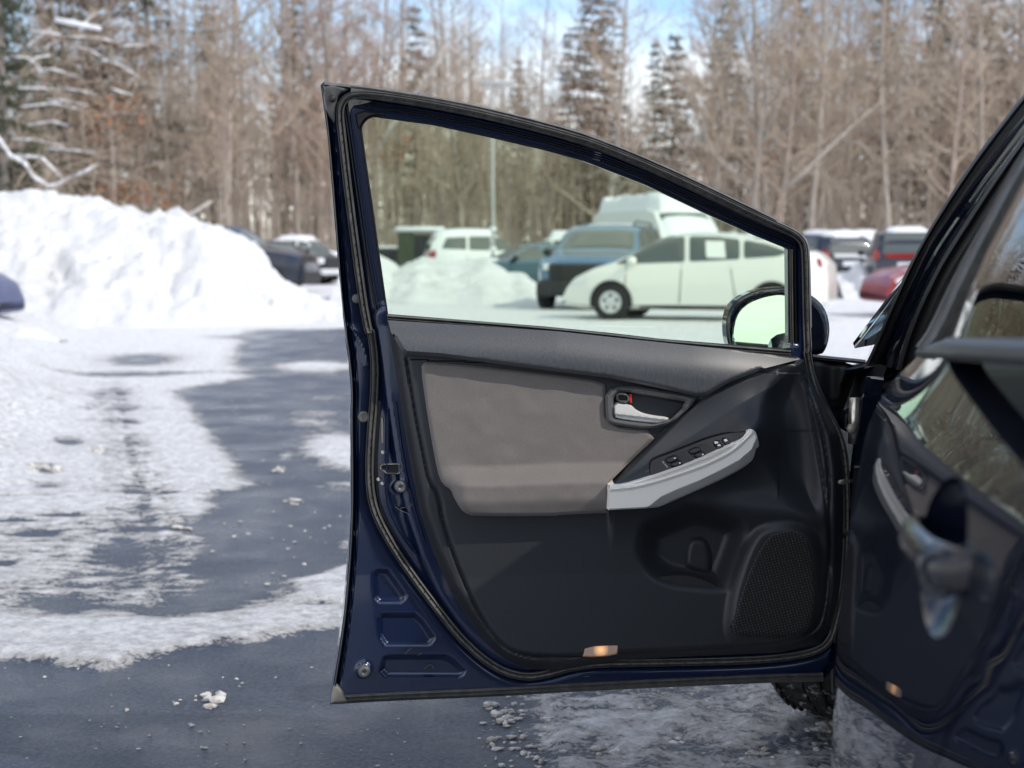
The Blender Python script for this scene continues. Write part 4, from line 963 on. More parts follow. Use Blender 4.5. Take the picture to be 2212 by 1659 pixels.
# far wood behind: one mass of stems and boughs
V, Fc = [], []
for _ in range(930):
    y = r.uniform(124, 190); x = r.uniform(-.7, .75) * y; h = r.uniform(14, 24); px_ = 1106 + F * x / y
    if 1040 < px_ < 1520: h *= .62
    tube_pts([(x, y, 0), (x + r.gauss(0, .4), y, h * .5), (x + r.gauss(0, .8), y, h)], [r.uniform(.08, .22), .09, .02], 4, V, Fc)
    for _ in range(9):
        z = r.uniform(.3, .98) * h; a = r.uniform(0, 6.28); L_ = r.uniform(1, 3)
        tube_pts([(x, y, z), (x + math.cos(a) * L_, y + math.sin(a) * L_, z + L_ * .8)], [.04, .01], 3, V, Fc)
tag(new_obj('far_wood', V, Fc, M['brush']), kind='stuff', label='far bare wood reading as one brown mass of stems', cat='wood')
# ================================================================== OUR CAR
own = empty('parked_car', (1.0, 1.6, 0), 0); own['_inv'] = 1
tag(own, 'navy blue car at the right edge of the picture with its front door wide open', 'car')
ctrl_s = np.linspace(-3.0, 2.7, 300)
def phi(s): 
    s = np.asarray(s, float); return np.radians(np.where(s < -1.5, -2.75, np.where(s < 0, 11.5 + 9.5 * s, 11.5 + 0.5 * s + 9 * np.clip(s - 1.7, 0, 2) ** 1.5)))
_ds = ctrl_s[1] - ctrl_s[0]; _i0 = np.argmin(np.abs(ctrl_s))
_x = np.cumsum(np.sin(phi(ctrl_s))) * _ds; _y = np.cumsum(np.cos(phi(ctrl_s))) * _ds
_x += .400 - _x[_i0]; _y += 1.75 - _y[_i0]
def plan(s): return np.interp(s, ctrl_s, _x), np.interp(s, ctrl_s, _y)
INS = [(.12, .06), (.2, .018), (.32, -.006), (.485, -.006), (.62, -.002), (.70, .003), (.79, .0125), (.86, .0225), (.896, .029), (.924, .040), (.952, .057), (.966, .070), (.985, .093), (1.0, .104), (1.05, .122), (1.10, .144), (1.2, .192), (1.3, .248), (1.42, .33)]
def inset(z):
    t = np.array(INS); return np.interp(z, t[:, 0], t[:, 1])
def body(P, w):
    """(s, z) -> place, w outward (to the car's left)"""
    P = np.asarray(P, float); x, y = plan(P[:, 0]); f = phi(P[:, 0]); d = np.asarray(w) - inset_s(P[:, 0], P[:, 1])
    return np.c_[x - np.cos(f) * d, y + np.sin(f) * d, P[:, 1]]
AXD = np.array([math.sin(R(6.5)), math.cos(R(6.5))]); AXN = np.array([-AXD[1], AXD[0]])    # car axis, leftwards normal
AXQ = np.array([.36, 1.45]) - AXN * .87
def mirror_(V):
    V = V.copy(); d = (V[:, :2] - AXQ) @ AXN; V[:, :2] -= 2 * d[:, None] * AXN; return V
def bpush(V, dw): V = V.copy(); V[:, :2] += AXN * np.asarray(dw).reshape(-1, 1); return V
# smooth the inset table
_zz = np.linspace(.12, 1.42, 400); _ii = inset(_zz); _k = np.hanning(31); _k /= _k.sum(); _ii = np.convolve(np.pad(_ii, 15, 'edge'), _k, 'valid')
def inset(z): return np.interp(z, _zz, _ii)
def inset_s(s, z):
    i = inset(z); return i - np.clip(i - .018, 0, 9) * .42 * sstep(-np.asarray(s), .02, .5) * (1 - .8 * sstep(np.asarray(z), 1.02, 1.4))

rear_edge = [(-.60, .20), (-.63, .45), (-.67, .60), (-.72, .70), (-.79, .80), (-.85, .88), (-.90, .95), (-.92, 1.035)]
rd = [(0, .20), (0.0, .90), (-.002, .955), (-.01, .982)] + [(-.2, .993), (-.4, 1.004)] + rear_edge[::-1][1:]
HS, HZ = -.67, .872           # handle recess centre
def rd_h(P, s):
    d = np.hypot((P[:, 0] - HS) / .082, (P[:, 1] - HZ) / .058)
    bowl = -.024 * sstep(d, 1.04, .45)
    return bowl
cupo = [(HS + .080 * math.cos(a), HZ + .060 * math.sin(a)) for a in np.linspace(0, 2 * math.pi, 56, endpoint=False)]
rear_door = relief('rear_door', rd, lambda P, s: 0 * s, M['navy_body'], own, step=.0075, back=-.03, mapf=body, push=bpush, bstep=.006, holes=[cupo])
relief('handle_cup', cupo, lambda P, s: -.027 * np.clip(1 - (np.hypot((P[:, 0] - HS) / .0801, (P[:, 1] - HZ) / .0601)) ** 2.4, 0, 1) ** .75, M['navy_body'], rear_door, step=.0028, mapf=body, push=bpush, bstep=.003)
# quarter panel behind the rear door
qp = [(-.925, 1.034)] + [(a - .005, b) for a, b in rear_edge[::-1]] + [(-.61, .16), (-.9, .16), (-1.0, .42), (-1.18, .62), (-1.42, .62), (-1.6, .42), (-1.7, .2), (-2.3, .25), (-2.42, .6), (-2.35, 1.0), (-1.8, 1.06), (-1.2, 1.05)]
relief('quarter_panel', qp, lambda P, s: 0 * s, M['navy_body'], own, step=.03, back=-.03, mapf=body, push=bpush, bstep=.02)
fz = [(1.09, .22), (1.09, .70), (1.10, .83), (1.14, .862), (1.5, .845), (2.0, .78), (2.4, .66), (2.55, .5), (2.5, .22), (2.12, .2), (2.05, .45), (1.86, .66), (1.55, .66), (1.36, .45), (1.28, .2)]
relief('front_fender', fz, lambda P, s: -.006 * (1 - sstep(s, 0, .006)) - .035, M['navy_body'], own, step=.03, back=-.075, mapf=body, push=bpush, bstep=.02)
rk = [(-.58, .12), (-.58, .195), (1.28, .215), (1.26, .12)]
relief('rocker_panel', rk, lambda P, s: -.012 - .004 * (1 - sstep(s, 0, .01)), M['navy_body'], own, step=.03, back=-.12, mapf=body, push=bpush, bstep=.03)
sill = [(0.0, .215), (0, .32), (.25, .335), (.8, .335), (1.09, .35), (1.09, .215)]
relief('door_sill', sill, lambda P, s: -.05, M['navy_body'], own, step=.04, back=-.2, mapf=body, push=bpush, bstep=.04)
# right-hand side, roof, hood and hatch
def far_side(P, w): return mirror_(body(P, w))
rs = [(-2.4, .25), (-2.42, .6), (-2.35, 1.0), (-1.0, 1.03), (0, .99), (1.14, .88), (1.5, .845), (2.0, .78), (2.4, .66), (2.55, .5), (2.5, .22)]
relief('right_side_panel', rs, lambda P, s: 0 * s, M['navy_body'], own, step=.08, back=-.03, mapf=far_side, push=lambda V, d: bpush(V, -np.asarray(d)), bstep=.08)
def cross(name, stations, m, nf=14, t0=0):
    """skin between the left and right sides: stations (s, z, crown)"""
    V = []
    for s, z, cr_ in stations:
        a = body(np.array([[s, z]]), 0)[0]; b = mirror_(a[None])[0]
        for i in range(nf + 1):
            t = t0 + (1 - t0) * i / nf; p = a * (1 - t) + b * t; p = p + np.array([0, 0, cr_ * (1 - (2 * t - 1) ** 4)]); 
            if z < 1.0: p[:2] += AXD * (.10 * (1 - (2 * t - 1) ** 2) if cr_ < .2 else 0)
            V.append(p)
    n = nf + 1; Fc = [(i * n + a, i * n + a + 1, (i + 1) * n + a + 1, (i + 1) * n + a) for i in range(len(stations) - 1) for a in range(nf)]
    o = new_obj(name, V, Fc, m, own); md = o.modifiers.new('s', 'SOLIDIFY'); md.thickness = .012; md.offset = 0; return o
cross('roof', [(-1.7, 1.34, .05), (-1.2, 1.40, .06), (-.8, 1.42, .07), (-.3, 1.42, .075), (.0, 1.405, .07)], M['navy_body'])
cross('windshield', [(.005, 1.40, .07), (.4, 1.27, .07), (.8, 1.10, .06), (1.18, .92, .04)], M['pane'])
cross('hood', [(1.2, .865, .05), (1.5, .845, .06), (1.9, .80, .07), (2.3, .70, .07), (2.5, .55, .03)], M['navy_body'])
cross('front_bumper', [(2.5, .545, .03), (2.56, .4, 0), (2.5, .2, 0)], M['navy_body'])
cross('hatch_glass', [(-1.705, 1.335, .05), (-2.0, 1.24, .04), (-2.38, 1.08, .02)], M['pane_dark'])
cross('tailgate', [(-2.385, 1.075, .02), (-2.42, .8, 0), (-2.40, .3, 0)], M['navy_body'])
cross('floor', [(-2.3, .25, 0), (0, .25, 0), (1.1, .25, 0)], M['interior'], t0=.07)
cross('firewall', [(1.12, .26, 0), (1.13, .6, 0), (1.14, .84, 0)], M['interior'], t0=.12)
cross('dashboard', [(.80, .60, 0), (.78, .80, 0), (.84, .86, .02), (1.15, .87, .02)], M['interior'], t0=.12)

# rear door glass, belt moulding and the pillars
B0, B1, B2 = (-.012, .992), (-.085, 1.20), (-.18, 1.415)
gl = [(-.045, .998), (-.118, 1.20), (-.21, 1.40), (-.6, 1.405), (-.95, 1.30), (-1.1, 1.08), (-.86, 1.035), (-.5, 1.015)]
relief('rear_door_glass', gl, lambda P, s: 0 * s - .004, M['pane_dark'], own, step=.05, back=-.008, mapf=body, push=bpush, bstep=.03, cap=True)
bm_ = [(.006, .979), (.006, .994), (-.3, 1.018), (-.86, 1.048), (-.86, 1.028), (-.3, .998)]
relief('belt_moulding', bm_, lambda P, s: .001 + .006 * sstep(s, 0, .006), M['mould'], own, step=.004, back=-.05, mapf=body, push=bpush, bstep=.006)
def bl(t):   # front edge of the rear door frame as it rises
    s = np.interp(t, [0, .5, 1], [B0[0], B1[0], B2[0]]); z = np.interp(t, [0, .5, 1], [B0[1], B1[1], B2[1]]); return s, z
def pillar_strip(name, o0, o1, w0, w1, m, ribs=()):
    V = []; n = 24; sec = [(o0, w0 - .03), (o0, w0)] + list(ribs) + [(o1, w1), (o1, w1 - .03)]
    for i in range(n + 1):
        s, z = bl(i / n)
        for o, w in sec: V.append(body(np.array([[s - o, z]]), w)[0])
    k = len(sec); Fc = [(i * k + a, (i + 1) * k + a, (i + 1) * k + a + 1, i * k + a + 1) for i in range(n) for a in range(k - 1)]
    return new_obj(name, V, Fc, m, own, angle=35)
pillar_strip('window_frame_trim', -.004, .018, .012, .013, M['frame_trim'])
pillar_strip('window_run_seal', .0185, .050, .006, .003, M['rubber'], [(.027, .011), (.031, .004), (.040, .008)])
# handle
def on_body(s, z, w): return body(np.array([[s, z]]), w)[0]
hb = []
sec_n = 14
path = [(HS + .102, HZ + .004, -.008), (HS + .09, HZ + .004, .006), (HS + .055, HZ + .006, .015), (HS + .01, HZ + .006, .018), (HS - .04, HZ + .006, .018), (HS - .070, HZ + .006, .015), (HS - .088, HZ + .006, .008), (HS - .096, HZ + .006, -.008)]
V, Fc = [], []
for i, (s, z, w) in enumerate(path):
    hh = (.010, .013, .015, .016, .017, .019, .018, .014)[i]; tt = (.004, .008, .010, .011, .012, .013, .012, .006)[i]
    for k_ in range(sec_n):
        a = 2 * math.pi * k_ / sec_n; V.append(on_body(s, z + hh * math.sin(a), w + tt * math.cos(a)))
for i in range(len(path) - 1):
    for k_ in range(sec_n): j = (k_ + 1) % sec_n; Fc.append((i * sec_n + k_, i * sec_n + j, (i + 1) * sec_n + j, (i + 1) * sec_n + k_))
Fc.append(tuple(range(sec_n))); Fc.append(tuple((len(path) - 1) * sec_n + k_ for k_ in range(sec_n)))
hd_ = new_obj('door_handle', V, Fc, M['navy_body'], rear_door); hd_.modifiers.new('s', 'SUBSURF').levels = 2; hd_.modifiers['s'].render_levels = 2
# cap with the lock barrel at the rear end of the handle
c0 = Vector(on_body(HS - .074, HZ + .003, .013)); out = Vector((-math.cos(phi(-.7)), math.sin(phi(-.7)), 0)); rearw = -Vector((AXD[0], AXD[1], 0)); dirn = (out * .8 + rearw * .75).normalized()
def disc(name, c, d, prof, m, parent, n=28):
    vv, ff = lathe(prof, n, 'Z'); rot = d.to_track_quat('Z', 'Y').to_matrix()
    return new_obj(name, [tuple(rot @ Vector(v) + c) for v in vv], ff, m, parent)
disc('lock_cap', c0, dirn, [(.017, -.03), (.0175, .004), (.016, .0080), (.0125, .0092), (.0118, .006), (.0001, .0055)], M['navy_body'], rear_door)
disc('lock_barrel', c0 + dirn * .0058, dirn, [(.0095, -.004), (.0095, .0015), (.0078, .0030), (.0001, .0032)], M['rubber_black'], rear_door)
disc('key_slot', c0 + dirn * .0092, dirn, [(.0035, 0), (.0034, .0008), (.0001, .0008)], M['steel'], rear_door)

# door opening: A post with hinges, pillar and its seals (from the hinge up to the roof)
def loft(name, lines, m, n=40, angle=35, parent=own, thick=None):
    """lines: lists of (px, py, depth) measured along the pillar"""
    G = []
    for ln in lines:
        a = np.array(ln, float); t = np.r_[0, np.cumsum(np.hypot(*(a[1:, :2] - a[:-1, :2]).T))]; t /= t[-1]; u = np.linspace(0, 1, n)
        G.append(at_depth(np.interp(u, t, a[:, 0]), np.interp(u, t, a[:, 1]), np.interp(u, t, a[:, 2])))
    G = np.array(G); k = len(lines); V = G.transpose(1, 0, 2).reshape(-1, 3)
    Fc = [(i * k + a, i * k + a + 1, (i + 1) * k + a + 1, (i + 1) * k + a) for i in range(n - 1) for a in range(k - 1)]
    o = new_obj(name, V, Fc, m, parent, angle=angle)
    if thick: md = o.modifiers.new('s', 'SOLIDIFY'); md.thickness = thick
    return o
def dl(pts, d0, d1): 
    p = c5(*pts); n = len(p); p = chaikin(p, 2, False)
    ys = np.array([q[1] for q in p]); t = (ys[0] - ys) / (ys[0] - ys[-1]); return [(q[0], q[1], d0 + (d1 - d0) * tt) for q, tt in zip(p, t)]
E0 = dl([(363, 1345), (400, 1270), (455, 1140), (515, 1000), (562, 890), (640, 750), (730, 600), (860, 400), (1000, 215), (1110, 75), (1200, -30)], 2.84, 1.88)
E1 = dl([(412, 1345), (445, 1270), (500, 1130), (560, 1000), (620, 870), (668, 770), (690, 735), (800, 570), (900, 425), (1010, 275), (1110, 150), (1200, 40)], 2.83, 1.88)
E2 = dl([(440, 1345), (465, 1280), (520, 1120), (590, 970), (650, 850), (700, 770), (800, 625), (900, 480), (1010, 330), (1110, 200), (1200, 85)], 2.82, 1.87)
E3 = dl([(480, 1360), (500, 1290), (545, 1150), (610, 1000), (665, 880), (715, 790), (800, 665), (900, 520), (1010, 365), (1110, 235), (1200, 120)], 2.80, 1.86)
E4 = dl([(505, 1370), (525, 1290), (580, 1130), (640, 1000), (700, 880), (760, 780), (850, 640), (950, 490), (1040, 370), (1110, 275), (1200, 160)], 2.78, 1.85)
E5 = dl([(590, 1370), (600, 1290), (650, 1140), (710, 1010), (765, 900), (830, 800), (900, 690), (980, 560), (1060, 420), (1110, 340), (1200, 220)], 2.72, 1.82)
def sh(l, dx, dd): return [(a + dx, b, c_ + dd) for a, b, c_ in l]
def mid(l, m_, t, dd=0):
    a = np.array(l); b = np.array(m_); u = np.linspace(0, 1, 30)
    f = lambda q: np.array([np.interp(u, np.linspace(0, 1, len(q)), q[:, i]) for i in range(3)]).T
    r_ = f(a) * (1 - t) + f(b) * t; r_[:, 2] += dd; return [tuple(x) for x in r_]
loft('pillar_garnish', [sh(E0, 3, .10), E0, mid(E0, E1, .3, -.012), mid(E0, E1, .35, .004), mid(E0, E1, .7, -.004), E1], M['rubber_black'])
loft('windshield_pillar', [mid(E1, E1, 0, .01), mid(E1, E2, .5, -.006), E2, mid(E2, E3, .4, .010), mid(E2, E3, .5, -.004), E3, mid(E3, E4, .6, .012), E4], M['navy_body'])
loft('door_opening_seal', [mid(E4, E4, 0, .01), mid(E4, E5, .15, -.016), mid(E4, E5, .32, -.018), mid(E4, E5, .45, .004), mid(E4, E5, .6, .006), E5, sh(E5, 2, .04)], M['rubber_black'])
# headliner strip / inside face of the pillar
loft('pillar_trim', [sh(E5, 0, .006), sh([(a + 26, b + 10, c_) for a, b, c_ in E5], 0, .09)], M['interior'])
# quarter glass sliver in front of the pillar
g0 = dl([(360, 1352), (420, 1150), (470, 1040), (548, 925), (600, 820)], 3.20, 2.75)
loft('quarter_glass', [sh(g0, 0, .12), sh([(a + 44, b + 6, c_) for a, b, c_ in g0], 0, -.22)], mat('quarter_glass_reflective', (.75, .78, .80), .08, .85), 20)
def plane_at(d0, slope, kz=0.0):
    def f(P, w):
        P = np.asarray(P, float); r = ray(P[:, 0], P[:, 1]); n = np.array([slope, 1.0, -kz]); t = (d0 - np.asarray(w)) / (r @ n); q = r * t[:, None]; q[:, 2] += CAMH; return q
    return f
ypush = lambda V, dw: V + np.c_[np.zeros(len(V)), -np.asarray(dw).reshape(-1), np.zeros(len(V))]
# A post face, from the hinge pillar into the dark
def quadstrip(name, pts0, d0, pts1, d1, m): return loft(name, [[(a, b, d0) for a, b in pts0], [(a, b, d1) for a, b in pts1]], m, 16)
quadstrip('hinge_post', c10((560, 240), (500, 420), (400, 700), (300, 1000), (260, 1400), (250, 2400), (280, 3600)), 3.02, c10((900, 240), (800, 500), (760, 800), (700, 1100), (690, 1500), (680, 2400), (660, 3600)), 2.86, M['rubber_black'])
relief('cowl_side_panel', [(1795, 800), (1893, 786), (1905, 900), (1895, 1200), (1885, 1500), (1800, 1500)], lambda P, s: 0 * s, M['rubber_black'], own, step=12, back=-.02, mapf=(lambda P, w: plane_at(3.07, 0)(P, w)), push=lambda V, d: ypush(V, d))
# the inner fender cover seen beyond the hinge side of the door
cov = c10((-80, 195), (0, 165), (540, 262), (510, 330), (430, 430), (390, 560), (370, 690), (290, 760), (200, 760), (-80, 700))
cvp = plane_at(2.99, 0)
relief('fender_cover', chaikin(cov, 1), lambda P, s: .018 * sstep(s, 0, 14) + .006 * np.sin(P[:, 0] / 9.), M['rubber_black'], own, step=5, back=-.05, mapf=cvp, push=ypush)
ribbon('cowl_seal', c10((-60, 155), (0, 165), (300, 195), (625, 228)), [(-5, -.02), (-5, .01), (0, .018), (3, .012), (4.5, .018), (5, -.02)], M['rubber'], own, mapf=cvp, step=6)
# hinges, check strap, wiring boot
hg = empty
def hinge(y0, nm='door_hinge'):
    V, Fc = [], []
    mp2 = plane_at(2.86, 0)
    a = c10((340, y0), (640, y0 - 40), (640, y0 + 230), (340, y0 + 260))
    o = relief(nm, chaikin(a, 2), lambda P, s: .012 * sstep(s, 0, 3) + .010 * np.exp(-((P[:, 0] - 1843) / 5) ** 2), M['navy_body'], own, step=3, back=-.03, mapf=mp2, push=ypush)
    p = at_depth(1845, 740.6 + (y0 + 110) * .1818, 2.835)
    vv, ff = lathe([(.0001, -.045), (.011, -.045), (.011, .045), (.0001, .045)], 14, 'Z', tuple(p)); new_obj('hinge_pin', vv, ff, M['steel'], o)
    q = at_depth(1838, 740.6 + (y0 + 200) * .1818, 2.80)
    vv, ff = lathe([(.0001, 0), (.010, 0), (.010, -.012), (.0001, -.012)], 6, 'Y', tuple(q)); new_obj('hinge_bolt', vv, ff, M['chromepaint'], o)
    return o
hinge(815); hinge(2850)
a = at_depth(1806, 1042, 2.80); b = at_depth(1868, 1041, 2.86)
v_, f_ = tube_pts([a, (a + b) / 2 + np.array([0, 0, .002]), b], [.006, .005, .006], 8); new_obj('check_strap', v_, f_, M['steel'], own)
pts = [at_depth(x, y, 2.83) for x, y in ((1815, 1150), (1835, 1148), (1850, 1140), (1866, 1142))]
V, Fc = [], []
for i in range(16):
    t = i / 15 * 3; k_ = min(int(t), 2); p = pts[k_] * (1 - (t - k_)) + pts[k_ + 1] * (t - k_); V.append(p)
v_, f_ = tube_pts(V, [.016 if i % 2 else .0125 for i in range(16)], 12); new_obj('wiring_boot', v_, f_, M['rubber_black'], own)
# rocker end and its bright edge under the hinge
rkp = at_depth(np.array([1813, 1836, 1850, 1830]), np.array([1452, 1668, 1668, 1440]), np.array([2.75, 2.0, 1.95, 2.8]))

# ------------------------------------------------------------------ front wheel (steered)
wc = Vector((.80, 3.42, .312)); wrad = .312
fw = None
prf = []
n = 84; V, Fc = [], []
ws = np.array([-.098, -.092, -.075, -.072, -.040, -.037, -.003, 0, .003, .037, .040, .072, .075, .092, .098])
base_r = np.array([.272, .296, .306, .298, .299, .309, .310, .302, .310, .309, .299, .298, .306, .296, .272])
for i in range(n * 2):
    a = 2 * math.pi * i / (n * 2)
    for j, (w_, r_) in enumerate(zip(ws, base_r)):
        cut = .008 if (i % 4 in (0,)) and j not in (7,) and r_ > .29 else 0
        rr = r_ - cut + .002 * math.sin(i * 1.7 + j); V.append((w_, rr * math.cos(a + abs(w_) * .25), rr * math.sin(a + abs(w_) * .25)))
k = len(ws)
for i in range(n * 2):
    j = (i + 1) % (n * 2)
    for a in range(k - 1): Fc.append((i * k + a, i * k + a + 1, j * k + a + 1, j * k + a))
steer = R(-24)
rotm = Matrix.Rotation(R(-11) + steer, 3, 'Z')
tyre = new_obj('front_wheel', [tuple(rotm @ Vector(v) + wc) for v in V], Fc, M['tyre'], own, angle=30)
vv, ff = lathe([(.0001, -.075), (.06, -.078), (.10, -.060), (.19, -.070), (.205, -.092), (.272, -.097), (.272, -.02), (.2, .09)], 40, 'X'); new_obj('rim', [tuple(rotm @ Vector(v) + wc) for v in vv], ff, M['rim'], tyre)
for (s_c) in (-1.30,):
    x, y = plan(s_c); vv, ff = lathe([(.0001, -.05), (.2, -.05), (.21, -.02), (.30, -.01), (.315, -.04), (.315, -.2)], 40, 'X')
    rm2 = Matrix.Rotation(R(5), 3, 'Z'); new_obj('rear_wheel', [tuple(rm2 @ Vector(v) + Vector((x + .05, y, .315))) for v in vv], ff, M['tyre_far'], own)
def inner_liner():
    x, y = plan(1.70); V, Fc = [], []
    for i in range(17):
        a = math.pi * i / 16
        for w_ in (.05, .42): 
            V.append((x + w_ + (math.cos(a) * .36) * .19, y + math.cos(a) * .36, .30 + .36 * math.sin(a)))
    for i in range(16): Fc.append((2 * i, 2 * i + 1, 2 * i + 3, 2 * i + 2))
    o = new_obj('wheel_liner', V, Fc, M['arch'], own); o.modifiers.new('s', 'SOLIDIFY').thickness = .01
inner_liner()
# mud-flap like lower fender edge next to the tyre
loft('lower_fender_edge', [[(1812, 1452, 3.05), (1822, 1560, 2.75), (1836, 1680, 2.4)], [(1826, 1440, 3.0), (1836, 1560, 2.7), (1850, 1680, 2.35)]], M['navy_body'], 14, thick=.006)

# ================================================================== THE OPEN DOOR
outer = c1((245, 1600), (222, 1480), (207, 1370), (200, 1260), (190, 1180), (170, 950), (150, 700), (125, 400), (105, 250), (86, 118), (106, 97)) + \
        c1((400, 130), (740, 187), (1000, 242), (1330, 326), (1560, 396)) + \
        c4((60, 62), (300, 162), (600, 300), (900, 447), (1150, 565), (1330, 642), (1430, 700), (1463, 760), (1470, 900), (1475, 1100), (1478, 1300), (1492, 1480)) + \
        c3((1040, 190), (1065, 270), (1110, 360), (1150, 450), (1172, 560), (1183, 700), (1186, 1000), (1176, 1150), (1152, 1250), (1143, 1330), (1130, 1415), (1100, 1462), (1060, 1483)) + \
        c3((900, 1488), (500, 1505), (0, 1530)) + c2((800, 1546), (300, 1568), (104, 1580), (118, 1480), (140, 1350), (160, 1200), (178, 1000), (188, 800), (188, 600), (185, 400), (188, 300), (178, 180), (162, 70))
hole = c1((375, 282), (338, 296), (312, 325), (302, 355), (330, 560), (360, 760), (400, 1050), (446, 1372)) + c1((900, 1408), (1300, 1440), (1659, 1475)) + c4((500, 1395), (1000, 1435), (1345, 1462), (1340, 790)) + \
       c4((1100, 692), (800, 557), (400, 367), (0, 212)) + c1((1300, 462), (1000, 392), (700, 327))
seal = c1((330, 170), (250, 175), (205, 210), (190, 270), (208, 430), (238, 700), (270, 950), (300, 1170), (320, 1320), (352, 1480)) + c2((270, 40), (288, 180), (284, 320), (270, 480), (264, 600), (268, 720), (292, 810), (350, 920), (430, 1040), (520, 1160), (620, 1290), (700, 1370), (780, 1430), (860, 1462), (950, 1468)) + \
       c3((100, 1412), (400, 1408), (700, 1402), (900, 1392), (1050, 1365), (1110, 1320), (1130, 1240), (1160, 1120), (1172, 980), (1176, 800), (1172, 650), (1158, 520), (1120, 430), (1062, 340), (1030, 240), (1010, 130)) + \
       c4((1462, 1480), (1452, 1300), (1447, 1000), (1442, 800), (1425, 745), (1370, 695), (1150, 600)) + c4((900, 478), (600, 335), (300, 205), (0, 90)) + c1((1500, 418), (1330, 368), (1000, 285), (740, 232), (500, 190))
R1 = c2((282, 1040), (300, 1032), (338, 1034), (375, 1085), (412, 1140), (398, 1160), (300, 1160), (286, 1140))
R2 = c2((300, 1222), (315, 1213), (450, 1213), (480, 1240), (528, 1310), (512, 1335), (330, 1335), (308, 1300))
R3 = c2((318, 1392), (335, 1383), (575, 1383), (610, 1405), (655, 1448), (636, 1466), (335, 1466), (312, 1440))
trim = c2((338, 8), (347, 70), (370, 200), (398, 400), (432, 600), (472, 800), (525, 960), (595, 1115), (665, 1225), (745, 1335), (825, 1402), (905, 1434), (1037, 1442)) + c3((250, 1397), (500, 1385), (900, 1368), (1060, 1335), (1110, 1270)) + \
       c3((1140, 1150), (1155, 1000), (1162, 800), (1160, 620), (1138, 470), (1080, 350), (1025, 250), (1000, 172), (960, 158)) + c3((700, 132), (300, 88), (0, 58))
seal_sm = chaikin(seal, 2)
def shell_h(P, s):
    w = np.zeros(len(P))
    dd = sdf(P, outer)
    w = w - .016 * (1 - sstep(dd, 9, 15)) + .003 * np.exp(-((dd - 8) / 2.0) ** 2)      # hem flange around the edge
    for r_ in (R1, R2, R3): w = w - .009 * sstep(sdf(P, r_), -1.5, 5)
    ds = seg_dist(P, seal_sm); ins = inside(P, seal_sm)
    w = w - .010 * np.exp(-(ds / 12) ** 2)                                               # seal channel
    # step from the seal channel up to the trim
    dt = sdf(P, trim); w = w + ins * .012 * sstep(dt, -40, -22)
    for (cx, cy, r_, a) in ((*c2((384, 690))[0], 15, .007), (*c2((240, 1437))[0], 18, .007)):
        w = w + a * (1 - sstep(np.hypot(P[:, 0] - cx, P[:, 1] - cy), r_ * .6, r_))
    # crease from the belt line at the lock edge
    dc = seg_dist(P, chaikin(c2((160, 20), (205, 60), (240, 120), (258, 190)), 2, False), False); w = w + .005 * np.exp(-(dc / 3.5) ** 2)
    w = np.where(dt > 14, -.028, w)
    return w
def door_back(P): return -.03 - .06 * sstep(P[:, 1] - (700 + (P[:, 0] - 700) * .07), -25, 25)
fdoor = relief('front_door', outer, shell_h, M['navy'], own, step=4.2, back=door_back, holes=[hole], bstep=4.5, angle=60)
fdoor['label'] = 'open front door, navy shell around a black and taupe trim'
D = fdoor
# rearward fill so that the outside is closed: outer skin
relief('outer_skin', [p for p in outer], lambda P, s: door_back(P) - .03 * sstep(s, 0, 120) * (P[:, 1] > 760), M['navy_body'], D, step=22, back=lambda P: door_back(P) + .002, holes=[hole], bstep=12, push=lambda V, d: door_push(V, -np.asarray(d)))
# lips along the lock edge (three fine ribs) and along the bottom
left_edge = c2((112, 1560), (124, 1480), (146, 1350), (166, 1200), (184, 1000), (194, 800), (194, 600), (191, 400), (194, 300), (184, 180), (166, 60)) + c1((228, 1480), (206, 1330), (190, 1150), (176, 950), (156, 700), (131, 400), (112, 250), (96, 140))
def off(path, d): return [(x + d, y) for x, y in path]
ribbon('jamb_crease', c2((372, 340), (380, 400), (390, 480), (408, 600), (436, 730), (466, 840), (492, 920)), [(-3.2, .008), (-1.6, .0150), (0, .0170), (1.6, .0145), (3.0, .008)], M['navy'], D, step=6)
ribbon('edge_lip', off(left_edge, 1.5), [(-2.2, -.02), (-2.0, -.004), (0, .003), (2.0, -.006), (2.2, -.02)], M['rubber_black'], D)
ribbon('edge_rib', off(left_edge, 9.5)[1:-1], [(-2.2, -.016), (-1.2, .000), (0, .002), (1.2, .000), (2.2, -.016)], M['navy'], D)
ribbon('edge_rib', off(left_edge, 14.5)[1:-3], [(-1.5, -.01), (-.9, .003), (0, .0045), (.9, .003), (1.5, -.01)], M['navy'], D)
ribbon('bottom_seal', c2((118, 1560), (300, 1548), (800, 1528), (1037, 1512)) + c3((500, 1487), (900, 1470), (1080, 1466)), [(-11, -.03), (-10.5, -.004), (-6, .006), (-3, .008), (-2, .001), (2, .003), (5, .009), (9, .004), (10.5, -.03)], M['rubber'], D, step=6)
relief('corner_cap', chaikin(c11((160, 1160), (215, 905), (300, 985), (350, 1085), (395, 1140), (390, 1165), (190, 1182)), 1), lambda P, s: .012 * sstep(s, 0, 4), M['chromepaint'], D, step=3, back=-.02)
relief('corner_cap', chaikin(c1((106, 100), (245, 135), (235, 150), (190, 165), (172, 230), (172, 345), (118, 270), (100, 190)), 1), lambda P, s: .012 * sstep(s, 0, 4), M['rubber'], D, step=3, back=-.02)
p = door_map(np.array(c1((150, 190))), .013)[0]
disc('clip', Vector(p), Vector((DN[0], DN[1], 0)), [(.0065, -.004), (.0065, .001), (.004, .003), (.0001, .003)], M['rubber_black'], D, 16)

